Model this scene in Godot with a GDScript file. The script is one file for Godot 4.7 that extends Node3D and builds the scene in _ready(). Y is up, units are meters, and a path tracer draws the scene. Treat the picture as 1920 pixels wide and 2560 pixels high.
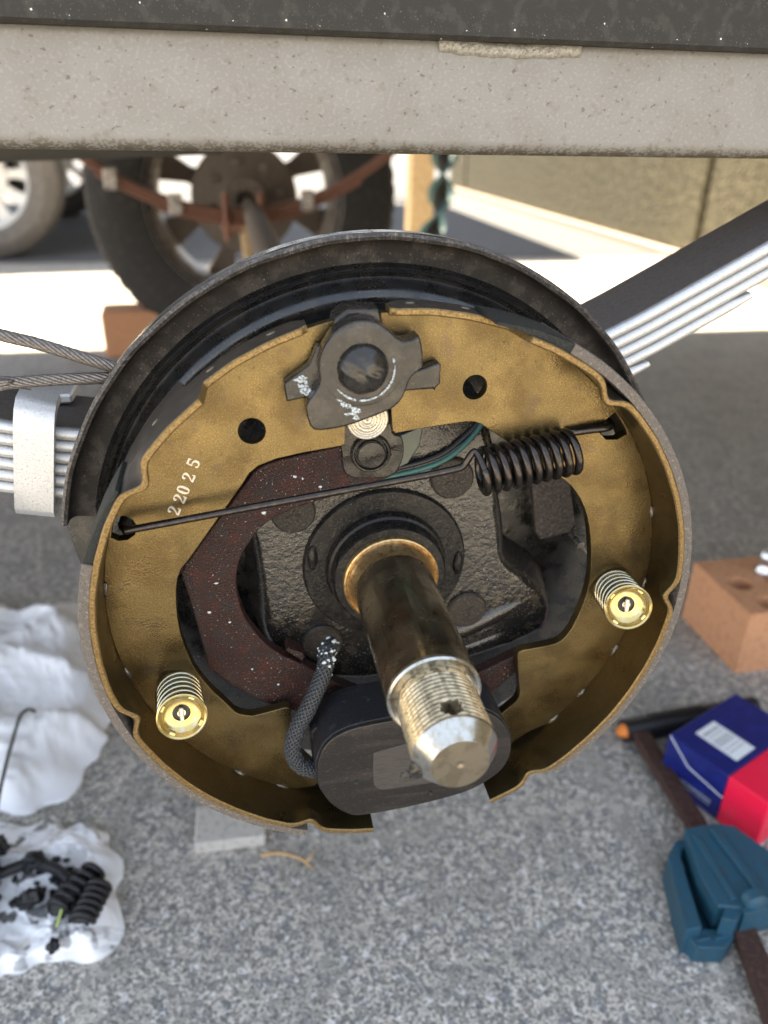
extends Node3D
# A trailer drum brake with the drum off. Lengths are in millimetres from the spindle axis at the front edge of the shoes, which is AXLE above the ground.

const AXLE := 345.0
var taken := {}
var noises := {}
var mats := {}


# ---------------------------------------------------------------- mesh builder
class MB:
	var v := PackedVector3Array()
	func tri(a: Vector3, b: Vector3, c: Vector3) -> void:
		v.push_back(a); v.push_back(c); v.push_back(b)
	func quad(a: Vector3, b: Vector3, c: Vector3, d: Vector3) -> void:
		tri(a, b, c); tri(a, c, d)
	func grid(rows: Array, wrap := false, flip := false) -> void:
		for i in rows.size() - 1:
			var r: PackedVector3Array = rows[i]
			var s: PackedVector3Array = rows[i + 1]
			var n := r.size()
			for j in (n if wrap else n - 1):
				var k := (j + 1) % n
				if flip: quad(r[j], r[k], s[k], s[j])
				else: quad(r[j], s[j], s[k], r[k])
	func fan(ring: PackedVector3Array, flip := false) -> void:
		var c := Vector3.ZERO
		for p in ring: c += p
		c /= ring.size()
		for j in ring.size():
			var k := (j + 1) % ring.size()
			if flip: tri(c, ring[k], ring[j])
			else: tri(c, ring[j], ring[k])
	func lathe(profile: Array, segs := 64, at := Vector3.ZERO, a0 := 0.0, a1 := 360.0) -> void:   # Vector2(r, z), front (high z) inward last
		var rows := []
		var full := absf(a1 - a0) >= 359.9
		for p in profile:
			var row := PackedVector3Array()
			for j in (segs if full else segs + 1):
				var a := deg_to_rad(lerpf(a0, a1, float(j) / segs))
				row.push_back(at + Vector3(p.x * cos(a), p.x * sin(a), p.y))
			rows.push_back(row)
		grid(rows, full, true)
	func tube(path: PackedVector3Array, radius: float, sides := 10, r1 := -1.0) -> void:
		var up := Vector3(0.13, 0.21, 0.97)
		var rows := []
		for i in path.size():
			var t := (path[mini(i + 1, path.size() - 1)] - path[maxi(i - 1, 0)]).normalized()
			var side := t.cross(up)
			if side.length() < 0.05: side = t.cross(Vector3(1, 0, 0))
			side = side.normalized()
			up = side.cross(t).normalized()
			var r := radius if r1 < 0.0 else lerpf(radius, r1, float(i) / (path.size() - 1))
			var row := PackedVector3Array()
			for j in sides:
				var a := TAU * j / sides
				row.push_back(path[i] + (side * cos(a) + up * sin(a)) * r)
			rows.push_back(row)
		grid(rows, true, false)
		fan(rows[0], false); fan(rows[-1], true)
	func prism(rings: Array, z0: float, z1: float, bevel := 0.0, at := Vector3.ZERO) -> void:   # rings[0] counter-clockwise outline, the rest holes, z1 the front
		var insets := []
		for n in rings.size():
			var ring := MB.turned(rings[n], n == 0)
			var ins := MB.inset(ring, bevel)
			insets.push_back(ins)
			var m := ring.size()
			for j in m:
				var k := (j + 1) % m
				var a := ring[j]; var b := ring[k]
				quad(at + Vector3(a.x, a.y, z0), at + Vector3(b.x, b.y, z0), at + Vector3(b.x, b.y, z1 - bevel), at + Vector3(a.x, a.y, z1 - bevel))
				if bevel > 0.0:
					for q in 3:   # a rounded arris in three facets
						var t0 := PI / 2.0 * q / 3.0; var t1 := PI / 2.0 * (q + 1) / 3.0
						var f0 := 1.0 - cos(t0); var f1 := 1.0 - cos(t1)
						var h0 := z1 - bevel + bevel * sin(t0); var h1 := z1 - bevel + bevel * sin(t1)
						var a0 := a.lerp(ins[j], f0); var b0 := b.lerp(ins[k], f0); var a1 := a.lerp(ins[j], f1); var b1 := b.lerp(ins[k], f1)
						quad(at + Vector3(a0.x, a0.y, h0), at + Vector3(b0.x, b0.y, h0), at + Vector3(b1.x, b1.y, h1), at + Vector3(a1.x, a1.y, h1))
		for side in 2:
			var poly := MB.bridged(insets if side == 0 else rings)
			var ix := Geometry2D.triangulate_polygon(poly)
			if ix.is_empty(): push_warning("outline not triangulated")
			var z := z1 if side == 0 else z0
			for j in range(0, ix.size(), 3):
				var a := poly[ix[j]]; var b := poly[ix[j + 1]]; var c := poly[ix[j + 2]]
				if ((b - a).cross(c - a) > 0.0) == (side == 0): tri(at + Vector3(a.x, a.y, z), at + Vector3(b.x, b.y, z), at + Vector3(c.x, c.y, z))
				else: tri(at + Vector3(a.x, a.y, z), at + Vector3(c.x, c.y, z), at + Vector3(b.x, b.y, z))
	static func turned(ring: PackedVector2Array, ccw: bool) -> PackedVector2Array:
		var r := ring.duplicate()
		if Geometry2D.is_polygon_clockwise(r) == ccw: r.reverse()
		return r
	static func inset(ring: PackedVector2Array, d: float) -> PackedVector2Array:
		var out := PackedVector2Array()
		var n := ring.size()
		for j in n:
			var e0 := (ring[j] - ring[(j + n - 1) % n]).normalized()
			var e1 := (ring[(j + 1) % n] - ring[j]).normalized()
			var nn := Vector2(-e0.y, e0.x) + Vector2(-e1.y, e1.x)
			var l := maxf(nn.length_squared(), 0.6)
			out.push_back(ring[j] + nn * (2.0 * d / l))
		return out
	static func bridged(rings: Array) -> PackedVector2Array:
		var poly := MB.turned(rings[0], true)
		for n in range(1, rings.size()):
			var hole := MB.turned(rings[n], false)
			var best := 1e20; var bi := 0; var bj := 0
			for i in poly.size():
				for j in hole.size():
					var d := poly[i].distance_squared_to(hole[j])
					if d < best: best = d; bi = i; bj = j
			var out := poly.slice(0, bi + 1)
			for j in hole.size() + 1: out.push_back(hole[(bj + j) % hole.size()])
			out.append_array(poly.slice(bi))
			poly = out
		return poly
	func rbox(lo: Vector3, hi: Vector3, r: float) -> void:   # a box with chamfered edges
		var c := (lo + hi) / 2.0
		var h := (hi - lo) / 2.0
		r = minf(r, minf(h.x, minf(h.y, h.z)) * 0.9)
		var rows := []
		for lv in [[-h.y, r], [-h.y + r, 0.0], [h.y - r, 0.0], [h.y, r]]:
			var i: float = lv[1]
			var x := h.x - i; var z := h.z - i
			var k := r if i == 0.0 else r * 0.4
			var row := PackedVector3Array()
			for p in [[-x + k, -z], [x - k, -z], [x, -z + k], [x, z - k], [x - k, z], [-x + k, z], [-x, z - k], [-x, -z + k]]:
				row.push_back(c + Vector3(p[0], lv[0], p[1]))
			rows.push_back(row)
		grid(rows, true, false)
		fan(rows[0], false); fan(rows[-1], true)
	func add(other: MB, t: Transform3D) -> void:
		for p in other.v: v.push_back(t * p)
	func done(angle := 38.0) -> ArrayMesh:
		var st := SurfaceTool.new()
		st.begin(Mesh.PRIMITIVE_TRIANGLES)
		if angle >= 180.0 or angle <= 0.0:
			st.set_smooth_group(0 if angle > 0.0 else -1)
			for p in v: st.add_vertex(p * 0.001)
			st.generate_normals()
			return st.commit()
		var fn := PackedVector3Array()
		var at := {}
		for i in range(0, v.size(), 3):
			var n := (v[i + 2] - v[i]).cross(v[i + 1] - v[i])
			fn.push_back(n)
			for k in 3:
				var key := Vector3i((v[i + k] * 200.0).round())
				if at.has(key): at[key].push_back(i / 3)
				else: at[key] = PackedInt32Array([i / 3])
		var lim := cos(deg_to_rad(angle))
		for i in v.size():
			var me := fn[i / 3]
			var mn := me.normalized()
			var sum := Vector3.ZERO
			for f in at[Vector3i((v[i] * 200.0).round())]:
				if fn[f].normalized().dot(mn) >= lim: sum += fn[f]
			st.set_normal((sum if sum.length_squared() > 0.0 else Vector3.UP).normalized())
			st.add_vertex(v[i] * 0.001)
		return st.commit()


# ---------------------------------------------------------------- naming and placing
func numbered(called: String) -> String:
	var n: int = taken.get(called, 0)
	taken[called] = n + 1
	return called if n == 0 else "%s_%03d" % [called, n]

func tag(o: Node3D, label: String, category: String, group := "") -> Node3D:
	o.set_meta("label", label); o.set_meta("category", category)
	if group: o.set_meta("group", group)
	return o

func spot(p: Vector3) -> Vector3:
	return (p + Vector3(0, AXLE, 0)) * 0.001

func thing(called: String, base: Vector3, label: String, category: String, group := "") -> Node3D:
	var o := Node3D.new()
	o.name = numbered(called)
	add_child(o)
	o.position = spot(base)
	o.set_meta("base", base)
	return tag(o, label, category, group)

func part(parent: Node3D, called: String, mesh: Mesh, m: Material, label := "") -> MeshInstance3D:   # meshes are in brake coordinates, moved to their thing's base
	var o := MeshInstance3D.new()
	o.name = called
	o.mesh = mesh
	o.material_override = m
	parent.add_child(o, true)
	if parent.has_meta("base"):
		o.position = -parent.get_meta("base") * 0.001
	if label: o.set_meta("label", label)
	return o

func single(called: String, base: Vector3, mb: MB, m: Material, label: String, category: String, group := "", angle := 38.0) -> MeshInstance3D:   # a thing of one mesh
	for i in mb.v.size(): mb.v[i] -= base
	var o := MeshInstance3D.new()
	o.name = numbered(called)
	o.mesh = mb.done(angle)
	o.material_override = m
	add_child(o)
	o.position = spot(base)
	if label: tag(o, label, category, group)
	return o

func structure(called: String, mb: MB, m: Material, base := Vector3.ZERO) -> MeshInstance3D:
	var o := single(called, base, mb, m, "", "")
	o.set_meta("kind", "structure")
	return o


# ---------------------------------------------------------------- shapes
func pts(flat: Array) -> PackedVector2Array:
	var r := PackedVector2Array()
	for i in range(0, flat.size(), 2): r.push_back(Vector2(flat[i], flat[i + 1]))
	return r

func arc(r: float, a0: float, a1: float, step := 3.0, c := Vector2.ZERO) -> PackedVector2Array:
	var out := PackedVector2Array()
	var n := maxi(2, int(ceil(absf(a1 - a0) / step)))
	for i in n + 1: out.push_back(c + Vector2.from_angle(deg_to_rad(lerpf(a0, a1, float(i) / n))) * r)
	return out

func circle(c: Vector2, r: float, n := 28) -> PackedVector2Array:
	var out := PackedVector2Array()
	for i in n: out.push_back(c + Vector2.from_angle(TAU * i / n) * r)
	return out

func smooth_ring(ring: PackedVector2Array, per := 4) -> PackedVector2Array:   # a closed curve through the points
	var out := PackedVector2Array()
	var n := ring.size()
	for i in n:
		for k in per:
			out.push_back(ring[i].cubic_interpolate(ring[(i + 1) % n], ring[(i + n - 1) % n], ring[(i + 2) % n], float(k) / per))
	return out

func curve(points: Array, per := 8) -> PackedVector3Array:
	var out := PackedVector3Array()
	var n := points.size()
	for i in n - 1:
		for k in per:
			out.push_back(points[i].cubic_interpolate(points[i + 1], points[maxi(i - 1, 0)], points[mini(i + 2, n - 1)], float(k) / per))
	out.push_back(points[n - 1])
	return out

func helix(a: Vector3, b: Vector3, r: float, turns: float, per := 28, phase := 0.0, r1 := -1.0) -> PackedVector3Array:
	var t := (b - a).normalized()
	var x := t.cross(Vector3(0.05, 0.9, 0.3)).normalized()
	var y := t.cross(x)
	var out := PackedVector3Array()
	var n := int(turns * per)
	for i in n + 1:
		var f := float(i) / n
		var an := phase + TAU * turns * f
		var rr := r if r1 < 0.0 else lerpf(r, r1, f)
		out.push_back(a.lerp(b, f) + (x * cos(an) + y * sin(an)) * rr)
	return out


# ---------------------------------------------------------------- textures and materials
func lin(r: float, g: float, b: float) -> Color:
	return Color(r, g, b).linear_to_srgb()

func noise(freq: float, sd: int, oct: int, size: int, kind := FastNoiseLite.TYPE_SIMPLEX_SMOOTH) -> PackedByteArray:
	var key := "%f_%d_%d_%d_%d" % [freq, sd, oct, size, kind]
	if not noises.has(key):
		var n := FastNoiseLite.new()
		n.noise_type = kind; n.seed = sd; n.frequency = freq
		n.fractal_octaves = oct
		n.fractal_type = FastNoiseLite.FRACTAL_FBM if oct > 1 else FastNoiseLite.FRACTAL_NONE
		if kind == FastNoiseLite.TYPE_CELLULAR: n.cellular_return_type = FastNoiseLite.RETURN_CELL_VALUE
		var im := n.get_seamless_image(size, size, false, false, 0.12)
		im.convert(Image.FORMAT_L8)
		noises[key] = im.get_data()
	return noises[key]

func paint(size: int, base: Color, layers: Array) -> ImageTexture:   # layers: [frequency, seed, octaves, low, high, colour, strength, kind]
	var n := size * size
	var data := PackedByteArray(); data.resize(n * 3)
	var src := []
	for l in layers: src.push_back(noise(l[0], l[1], l[2], size, l[7] if l.size() > 7 else FastNoiseLite.TYPE_SIMPLEX_SMOOTH))
	var luts := []
	for l in layers:
		var lut := PackedFloat32Array()
		for i in 256: lut.push_back(smoothstep(l[3], l[4], i / 255.0) * l[6])
		luts.push_back(lut)
	var cr := PackedFloat32Array(); var cg := PackedFloat32Array(); var cb := PackedFloat32Array()
	for l in layers: cr.push_back(l[5].r); cg.push_back(l[5].g); cb.push_back(l[5].b)
	var count := layers.size()
	for i in n:
		var r := base.r; var g := base.g; var b := base.b
		for k in count:
			var w: float = luts[k][src[k][i]]
			if w > 0.0:
				r += (cr[k] - r) * w; g += (cg[k] - g) * w; b += (cb[k] - b) * w
		data[i * 3] = int(r * 255.0); data[i * 3 + 1] = int(g * 255.0); data[i * 3 + 2] = int(b * 255.0)
	return ImageTexture.create_from_image(Image.create_from_data(size, size, false, Image.FORMAT_RGB8, data))

func grain(size: int, layers: Array) -> ImageTexture:   # layers: [frequency, seed, octaves, weight, low, high]
	var n := size * size
	var data := PackedByteArray(); data.resize(n)
	var src := []; var luts := []
	for l in layers:
		src.push_back(noise(l[0], l[1], l[2], size))
		var lut := PackedFloat32Array()
		for i in 256: lut.push_back((smoothstep(l[4], l[5], i / 255.0) if l.size() > 4 else i / 255.0) * l[3])
		luts.push_back(lut)
	for i in n:
		var s := 0.0
		for k in src.size(): s += luts[k][src[k][i]]
		data[i] = clampi(int(s * 255.0), 0, 255)
	return ImageTexture.create_from_image(Image.create_from_data(size, size, false, Image.FORMAT_L8, data))

func mat(called: String, look, rough: float, metal := 0.0, tile := 60.0, bump: Texture2D = null, depth := 0.1, roughmap: Texture2D = null, world := false) -> StandardMaterial3D:
	var m := StandardMaterial3D.new()
	m.resource_name = called
	if look is Color: m.albedo_color = look
	else: m.albedo_texture = look
	m.roughness = rough; m.metallic = metal
	if roughmap: m.roughness_texture = roughmap
	if bump:
		m.heightmap_enabled = true; m.heightmap_texture = bump; m.heightmap_scale = depth * 0.1
	m.uv1_triplanar = true
	m.uv1_world_triplanar = world
	m.uv1_scale = Vector3.ONE * (1000.0 / tile)
	mats[called] = m
	return m

func make_materials() -> void:
	var fine := grain(512, [[0.16, 3, 2, 0.6], [0.05, 4, 2, 0.4]])
	var peel := grain(512, [[0.05, 5, 3, 0.75], [0.2, 6, 1, 0.25]])
	var rough_patch := grain(512, [[0.012, 7, 4, 0.75], [0.15, 8, 1, 0.25]])
	var gold := paint(512, lin(0.134, 0.098, 0.042), [
		[0.22, 11, 1, 0.35, 0.75, lin(0.175, 0.128, 0.057), 0.4], [0.006, 12, 4, 0.42, 0.8, lin(0.09, 0.062, 0.027), 0.65],
		[0.01, 13, 3, 0.66, 0.88, lin(0.095, 0.068, 0.047), 0.5], [0.3, 14, 1, 0.7, 0.85, lin(0.4, 0.32, 0.17), 0.35], [0.3, 19, 1, 0.7, 0.85, lin(0.06, 0.04, 0.02), 0.4], [0.05, 15, 2, 0.84, 0.88, lin(0.07, 0.045, 0.03), 0.5]])
	mat("gold", gold, 0.72, 0.9, 90.0, fine, 0.07, grain(512, [[0.006, 16, 3, 0.4], [0.2, 17, 1, 0.15], [0.01, 18, 1, 0.22, -1.0, -0.5]]))
	mat("gold_edge", paint(256, lin(0.22, 0.145, 0.053), [[0.08, 21, 3, 0.45, 0.7, lin(0.13, 0.08, 0.03), 0.8], [0.15, 22, 2, 0.7, 0.78, lin(0.5, 0.4, 0.25), 0.6]]), 0.4, 0.7, 30.0, fine, 0.15)
	mat("black_paint", paint(512, lin(0.01, 0.0095, 0.009), [[0.02, 31, 4, 0.5, 0.8, lin(0.024, 0.021, 0.018), 0.8], [0.11, 32, 2, 0.8, 0.84, lin(0.3, 0.28, 0.25), 0.6], [0.03, 33, 3, 0.66, 0.8, lin(0.05, 0.038, 0.026), 0.6]]), 0.6, 0.0, 60.0, peel, 0.14, grain(512, [[0.015, 34, 3, 0.65], [0.1, 35, 2, 0.3]]))
	mat("plate_steel", paint(512, lin(0.009, 0.0086, 0.0082), [[0.01, 41, 4, 0.5, 0.8, lin(0.024, 0.02, 0.016), 0.8], [0.12, 42, 2, 0.84, 0.87, lin(0.35, 0.33, 0.3), 0.6]]), 0.62, 0.2, 90.0, peel, 0.06, rough_patch)
	mat("plate_dusty", paint(512, lin(0.026, 0.022, 0.018), [[0.012, 47, 4, 0.45, 0.75, lin(0.065, 0.056, 0.045), 0.8], [0.12, 48, 2, 0.8, 0.84, lin(0.3, 0.28, 0.25), 0.6], [0.06, 49, 3, 0.65, 0.8, lin(0.018, 0.016, 0.014), 0.6]]), 0.6, 0.15, 80.0, fine, 0.08)
	mat("rim_wear", paint(256, lin(0.05, 0.043, 0.037), [[0.05, 45, 4, 0.45, 0.75, lin(0.15, 0.13, 0.11), 0.8], [0.1, 46, 2, 0.7, 0.78, lin(0.4, 0.37, 0.33), 0.6]]), 0.5, 0.4, 40.0, fine, 0.3)
	mat("red_oxide", paint(512, lin(0.026, 0.011, 0.009), [[0.01, 51, 3, 0.5, 0.75, lin(0.044, 0.013, 0.01), 0.7], [0.012, 52, 3, 0.52, 0.75, lin(0.02, 0.015, 0.014), 0.8], [0.13, 53, 2, 0.71, 0.77, lin(0.25, 0.2, 0.18), 0.35], [0.07, 54, 2, 0.84, 0.87, lin(0.55, 0.5, 0.45), 0.7]]), 0.5, 0.0, 55.0, grain(512, [[0.09, 55, 3, 1.0]]), 0.35)
	mat("grease_black", paint(512, lin(0.022, 0.02, 0.0175), [[0.008, 61, 4, 0.5, 0.8, lin(0.045, 0.039, 0.032), 0.8], [0.06, 62, 4, 0.74, 0.84, lin(0.12, 0.115, 0.105), 0.5]]), 0.5, 0.25, 60.0, grain(512, [[0.012, 63, 4, 0.8], [0.12, 64, 2, 0.2]]), 0.22, grain(512, [[0.02, 65, 4, 0.9]]))
	mat("table_dark", paint(512, lin(0.06, 0.051, 0.042), [[0.012, 66, 4, 0.5, 0.8, lin(0.1, 0.084, 0.064), 0.8]]), 0.45, 0.5, 60.0, fine, 0.05)
	mat("grease_film", paint(256, lin(0.5, 0.55, 0.56), [[0.04, 67, 3, 0.5, 0.62, lin(0.1, 0.1, 0.1), 0.9]]), 0.25, 0.0, 12.0, grain(256, [[0.05, 68, 3, 1.0]]), 0.4)
	mat("silver", paint(256, lin(0.58, 0.53, 0.42), [[0.06, 71, 3, 0.55, 0.75, lin(0.25, 0.2, 0.14), 0.8]]), 0.35, 0.8, 14.0, fine, 0.08)
	mat("steel_worn", paint(512, lin(0.36, 0.29, 0.18), [[0.006, 73, 4, 0.45, 0.8, lin(0.2, 0.155, 0.095), 0.75], [0.012, 74, 3, 0.76, 0.84, lin(0.22, 0.075, 0.018), 0.7], [0.03, 75, 4, 0.7, 0.9, lin(0.09, 0.07, 0.05), 0.4], [0.12, 76, 2, 0.82, 0.86, lin(0.45, 0.42, 0.38), 0.5]]), 0.45, 0.95, 60.0, fine, 0.01, grain(512, [[0.01, 77, 3, 0.6], [0.06, 78, 3, 0.3]]))
	mat("steel_bright", paint(256, lin(0.52, 0.5, 0.45), [[0.03, 81, 4, 0.55, 0.75, lin(0.28, 0.2, 0.1), 0.6], [0.06, 82, 3, 0.8, 0.88, lin(0.08, 0.06, 0.04), 0.6]]), 0.2, 0.95, 26.0, fine, 0.05)
	mat("thread_steel", paint(256, lin(0.5, 0.42, 0.28), [[0.03, 83, 4, 0.54, 0.72, lin(0.1, 0.08, 0.05), 0.85], [0.06, 84, 3, 0.72, 0.8, lin(0.05, 0.04, 0.03), 0.8]]), 0.32, 0.8, 30.0)
	mat("brass_ring", paint(256, lin(0.5, 0.36, 0.17), [[0.03, 85, 3, 0.5, 0.75, lin(0.25, 0.12, 0.05), 0.8]]), 0.3, 0.85, 22.0, fine, 0.04)
	mat("magnet_face", paint(512, lin(0.026, 0.023, 0.021), [[0.006, 91, 4, 0.45, 0.8, lin(0.045, 0.039, 0.035), 0.8], [0.03, 92, 3, 0.76, 0.86, lin(0.12, 0.07, 0.04), 0.5], [0.16, 93, 1, 0.86, 0.9, lin(0.3, 0.28, 0.26), 0.5]]), 0.36, 0.5, 60.0, fine, 0.08)
	mats.magnet_face.uv1_scale = Vector3(6, 38, 30)
	mat("magnet_window", paint(256, lin(0.062, 0.054, 0.048), [[0.03, 94, 3, 0.5, 0.8, lin(0.04, 0.035, 0.032), 0.7], [0.1, 95, 2, 0.84, 0.87, lin(0.02, 0.02, 0.02), 0.8]]), 0.55, 0.3, 24.0, fine, 0.15)
	mats.magnet_window.uv1_scale = Vector3(12, 60, 60)
	mat("magnet_body", paint(256, lin(0.02, 0.021, 0.024), [[0.02, 97, 4, 0.7, 0.85, lin(0.12, 0.125, 0.13), 0.4]]), 0.42, 0.1, 40.0, peel, 0.25)
	mat("spring_black", paint(256, lin(0.045, 0.039, 0.035), [[0.03, 101, 3, 0.5, 0.8, lin(0.08, 0.067, 0.058), 0.7]]), 0.24, 0.85, 25.0, fine, 0.02)
	mat("zinc_yellow", paint(256, lin(0.54, 0.42, 0.16), [[0.015, 103, 3, 0.5, 0.75, lin(0.55, 0.51, 0.4), 0.85], [0.03, 104, 2, 0.72, 0.82, lin(0.55, 0.25, 0.15), 0.4]]), 0.25, 0.9, 14.0)
	mat("lining", paint(512, lin(0.125, 0.105, 0.088), [[0.08, 111, 3, 0.45, 0.7, lin(0.075, 0.062, 0.053), 0.8], [0.03, 112, 3, 0.6, 0.8, lin(0.24, 0.215, 0.17), 0.7], [0.2, 113, 1, 0.78, 0.84, lin(0.35, 0.31, 0.25), 0.6]]), 0.85, 0.0, 40.0, grain(512, [[0.12, 114, 3, 1.0]]), 0.35)
	mat("lining_dark", paint(256, lin(0.022, 0.023, 0.02), [[0.08, 115, 3, 0.5, 0.75, lin(0.045, 0.046, 0.04), 0.8]]), 0.6, 0.0, 20.0, grain(256, [[0.12, 116, 2, 1.0]]), 0.4)
	mat("green_wire", paint(256, lin(0.015, 0.095, 0.085), [[0.05, 121, 3, 0.5, 0.75, lin(0.03, 0.045, 0.04), 0.8]]), 0.35, 0.0, 20.0)
	mat("black_rubber", lin(0.012, 0.012, 0.013), 0.45)
	mat("braid", paint(256, lin(0.035, 0.037, 0.04), [[0.1, 123, 2, 0.6, 0.75, lin(0.14, 0.145, 0.15), 0.6]]), 0.5, 0.2, 10.0)
	mat("frayed", lin(0.5, 0.55, 0.55), 0.6)
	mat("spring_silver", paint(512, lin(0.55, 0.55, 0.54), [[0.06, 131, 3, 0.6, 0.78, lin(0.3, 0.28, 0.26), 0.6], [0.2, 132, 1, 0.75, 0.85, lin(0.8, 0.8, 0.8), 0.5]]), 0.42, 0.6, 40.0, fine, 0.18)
	mat("leaf_top", paint(512, lin(0.13, 0.115, 0.1), [[0.02, 133, 4, 0.5, 0.8, lin(0.07, 0.06, 0.052), 0.8], [0.15, 134, 2, 0.8, 0.84, lin(0.4, 0.38, 0.35), 0.6]]), 0.6, 0.2, 60.0, fine, 0.1)
	mat("rope", paint(256, lin(0.2, 0.18, 0.16), [[0.05, 141, 3, 0.5, 0.7, lin(0.09, 0.075, 0.065), 0.8]]), 0.42, 0.7, 20.0)
	mat("rust", paint(256, lin(0.26, 0.125, 0.08), [[0.04, 143, 4, 0.5, 0.75, lin(0.16, 0.075, 0.05), 0.8]]), 0.75, 0.1, 80.0, fine, 0.2)
	mat("rust_dark", paint(256, lin(0.05, 0.024, 0.018), [[0.04, 144, 4, 0.5, 0.75, lin(0.09, 0.045, 0.03), 0.8]]), 0.7, 0.2, 60.0, fine, 0.2)
	mat("tyre", paint(512, lin(0.045, 0.042, 0.039), [[0.02, 145, 4, 0.5, 0.8, lin(0.075, 0.068, 0.06), 0.8]]), 0.8, 0.0, 200.0)
	mat("tyre_dusty", paint(256, lin(0.12, 0.11, 0.1), [[0.02, 146, 4, 0.5, 0.8, lin(0.18, 0.165, 0.145), 0.8]]), 0.85, 0.0, 200.0)
	mat("alloy", paint(256, lin(0.42, 0.38, 0.34), [[0.03, 147, 4, 0.5, 0.75, lin(0.13, 0.105, 0.085), 0.8]]), 0.5, 0.5, 120.0)
	mat("alloy_white", lin(0.75, 0.74, 0.72), 0.45, 0.2)
	mat("hub_dark", paint(256, lin(0.14, 0.11, 0.085), [[0.04, 148, 4, 0.5, 0.75, lin(0.28, 0.23, 0.18), 0.8]]), 0.7, 0.2, 60.0)
	mat("brick", paint(512, lin(0.6, 0.3, 0.15), [[0.02, 151, 4, 0.5, 0.8, lin(0.5, 0.22, 0.11), 0.7], [0.1, 152, 3, 0.68, 0.78, lin(0.66, 0.43, 0.28), 0.6]]), 0.9, 0.0, 110.0, grain(512, [[0.05, 153, 4, 1.0]]), 0.7)
	mat("timber", paint(256, lin(0.5, 0.36, 0.2), [[0.03, 154, 4, 0.5, 0.8, lin(0.36, 0.23, 0.11), 0.7]]), 0.75, 0.0, 180.0)
	mat("timber_grey", paint(256, lin(0.5, 0.47, 0.42), [[0.03, 155, 4, 0.5, 0.8, lin(0.36, 0.31, 0.26), 0.7]]), 0.8, 0.0, 60.0, fine, 0.2)
	mat("teal_paint", paint(512, lin(0.012, 0.072, 0.118), [[0.02, 161, 4, 0.5, 0.8, lin(0.026, 0.055, 0.072), 0.7], [0.05, 162, 4, 0.72, 0.8, lin(0.12, 0.06, 0.03), 0.7]]), 0.5, 0.0, 70.0, peel, 0.25)
	mat("teal_strap", lin(0.028, 0.075, 0.082), 0.6)
	mat("dark_strap", lin(0.02, 0.02, 0.018), 0.7)
	mat("cloth", paint(512, lin(0.9, 0.9, 0.91), [[0.012, 163, 4, 0.72, 0.9, lin(0.78, 0.75, 0.68), 0.5]]), 0.85, 0.0, 200.0, null)
	mat("plastic_bag", paint(512, lin(0.88, 0.88, 0.89), [[0.012, 165, 4, 0.62, 0.8, lin(0.6, 0.52, 0.42), 0.6], [0.012, 166, 4, 0.64, 0.72, lin(0.04, 0.036, 0.032), 0.9]]), 0.28, 0.0, 200.0)
	mat("greasy_part", lin(0.012, 0.012, 0.013), 0.3, 0.2, 30.0, peel, 0.5)
	mat("tool_steel", lin(0.09, 0.1, 0.09), 0.4, 0.8)
	mat("blue_card", paint(256, lin(0.008, 0.014, 0.13), [[0.02, 167, 4, 0.55, 0.8, lin(0.012, 0.022, 0.2), 0.7]]), 0.3, 0.0, 90.0)
	mat("red_card", paint(256, lin(0.85, 0.014, 0.06), [[0.02, 168, 4, 0.55, 0.8, lin(0.8, 0.03, 0.08), 0.7]]), 0.3, 0.0, 90.0)
	mat("white_card", lin(0.78, 0.79, 0.8), 0.5)
	mat("orange_plastic", lin(0.75, 0.22, 0.03), 0.4)
	mat("dry_leaf", paint(256, lin(0.5, 0.33, 0.16), [[0.05, 169, 3, 0.5, 0.8, lin(0.3, 0.16, 0.06), 0.8]]), 0.8, 0.0, 30.0)
	mat("grass_bit", lin(0.35, 0.42, 0.12), 0.7)
	mat("panel_dark", paint(512, lin(0.028, 0.027, 0.024), [[0.02, 171, 4, 0.5, 0.8, lin(0.045, 0.042, 0.036), 0.8], [0.16, 172, 2, 0.83, 0.87, lin(0.3, 0.29, 0.26), 0.5], [0.05, 173, 2, 0.89, 0.9, lin(0.8, 0.8, 0.78), 0.9]]), 0.6, 0.0, 90.0, fine, 0.08)
	mat("underside", lin(0.07, 0.065, 0.055), 0.8)
	mat("body_white", lin(0.7, 0.7, 0.68), 0.5)
	mat("wall_render", paint(512, lin(0.115, 0.1, 0.06), [[0.03, 181, 4, 0.4, 0.65, lin(0.06, 0.051, 0.03), 0.9], [0.1, 182, 3, 0.6, 0.75, lin(0.2, 0.175, 0.115), 0.7]]), 0.95, 0.0, 700.0, grain(512, [[0.06, 183, 4, 1.0]]), 6.0)
	mat("footing", lin(0.42, 0.34, 0.28), 0.9)
	mat("car_paint", lin(0.1, 0.1, 0.11), 0.3, 0.3)
	mat("roof_sheet", lin(0.3, 0.3, 0.3), 0.6)
	mat("chrome", lin(0.6, 0.62, 0.65), 0.2, 0.9)
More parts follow.
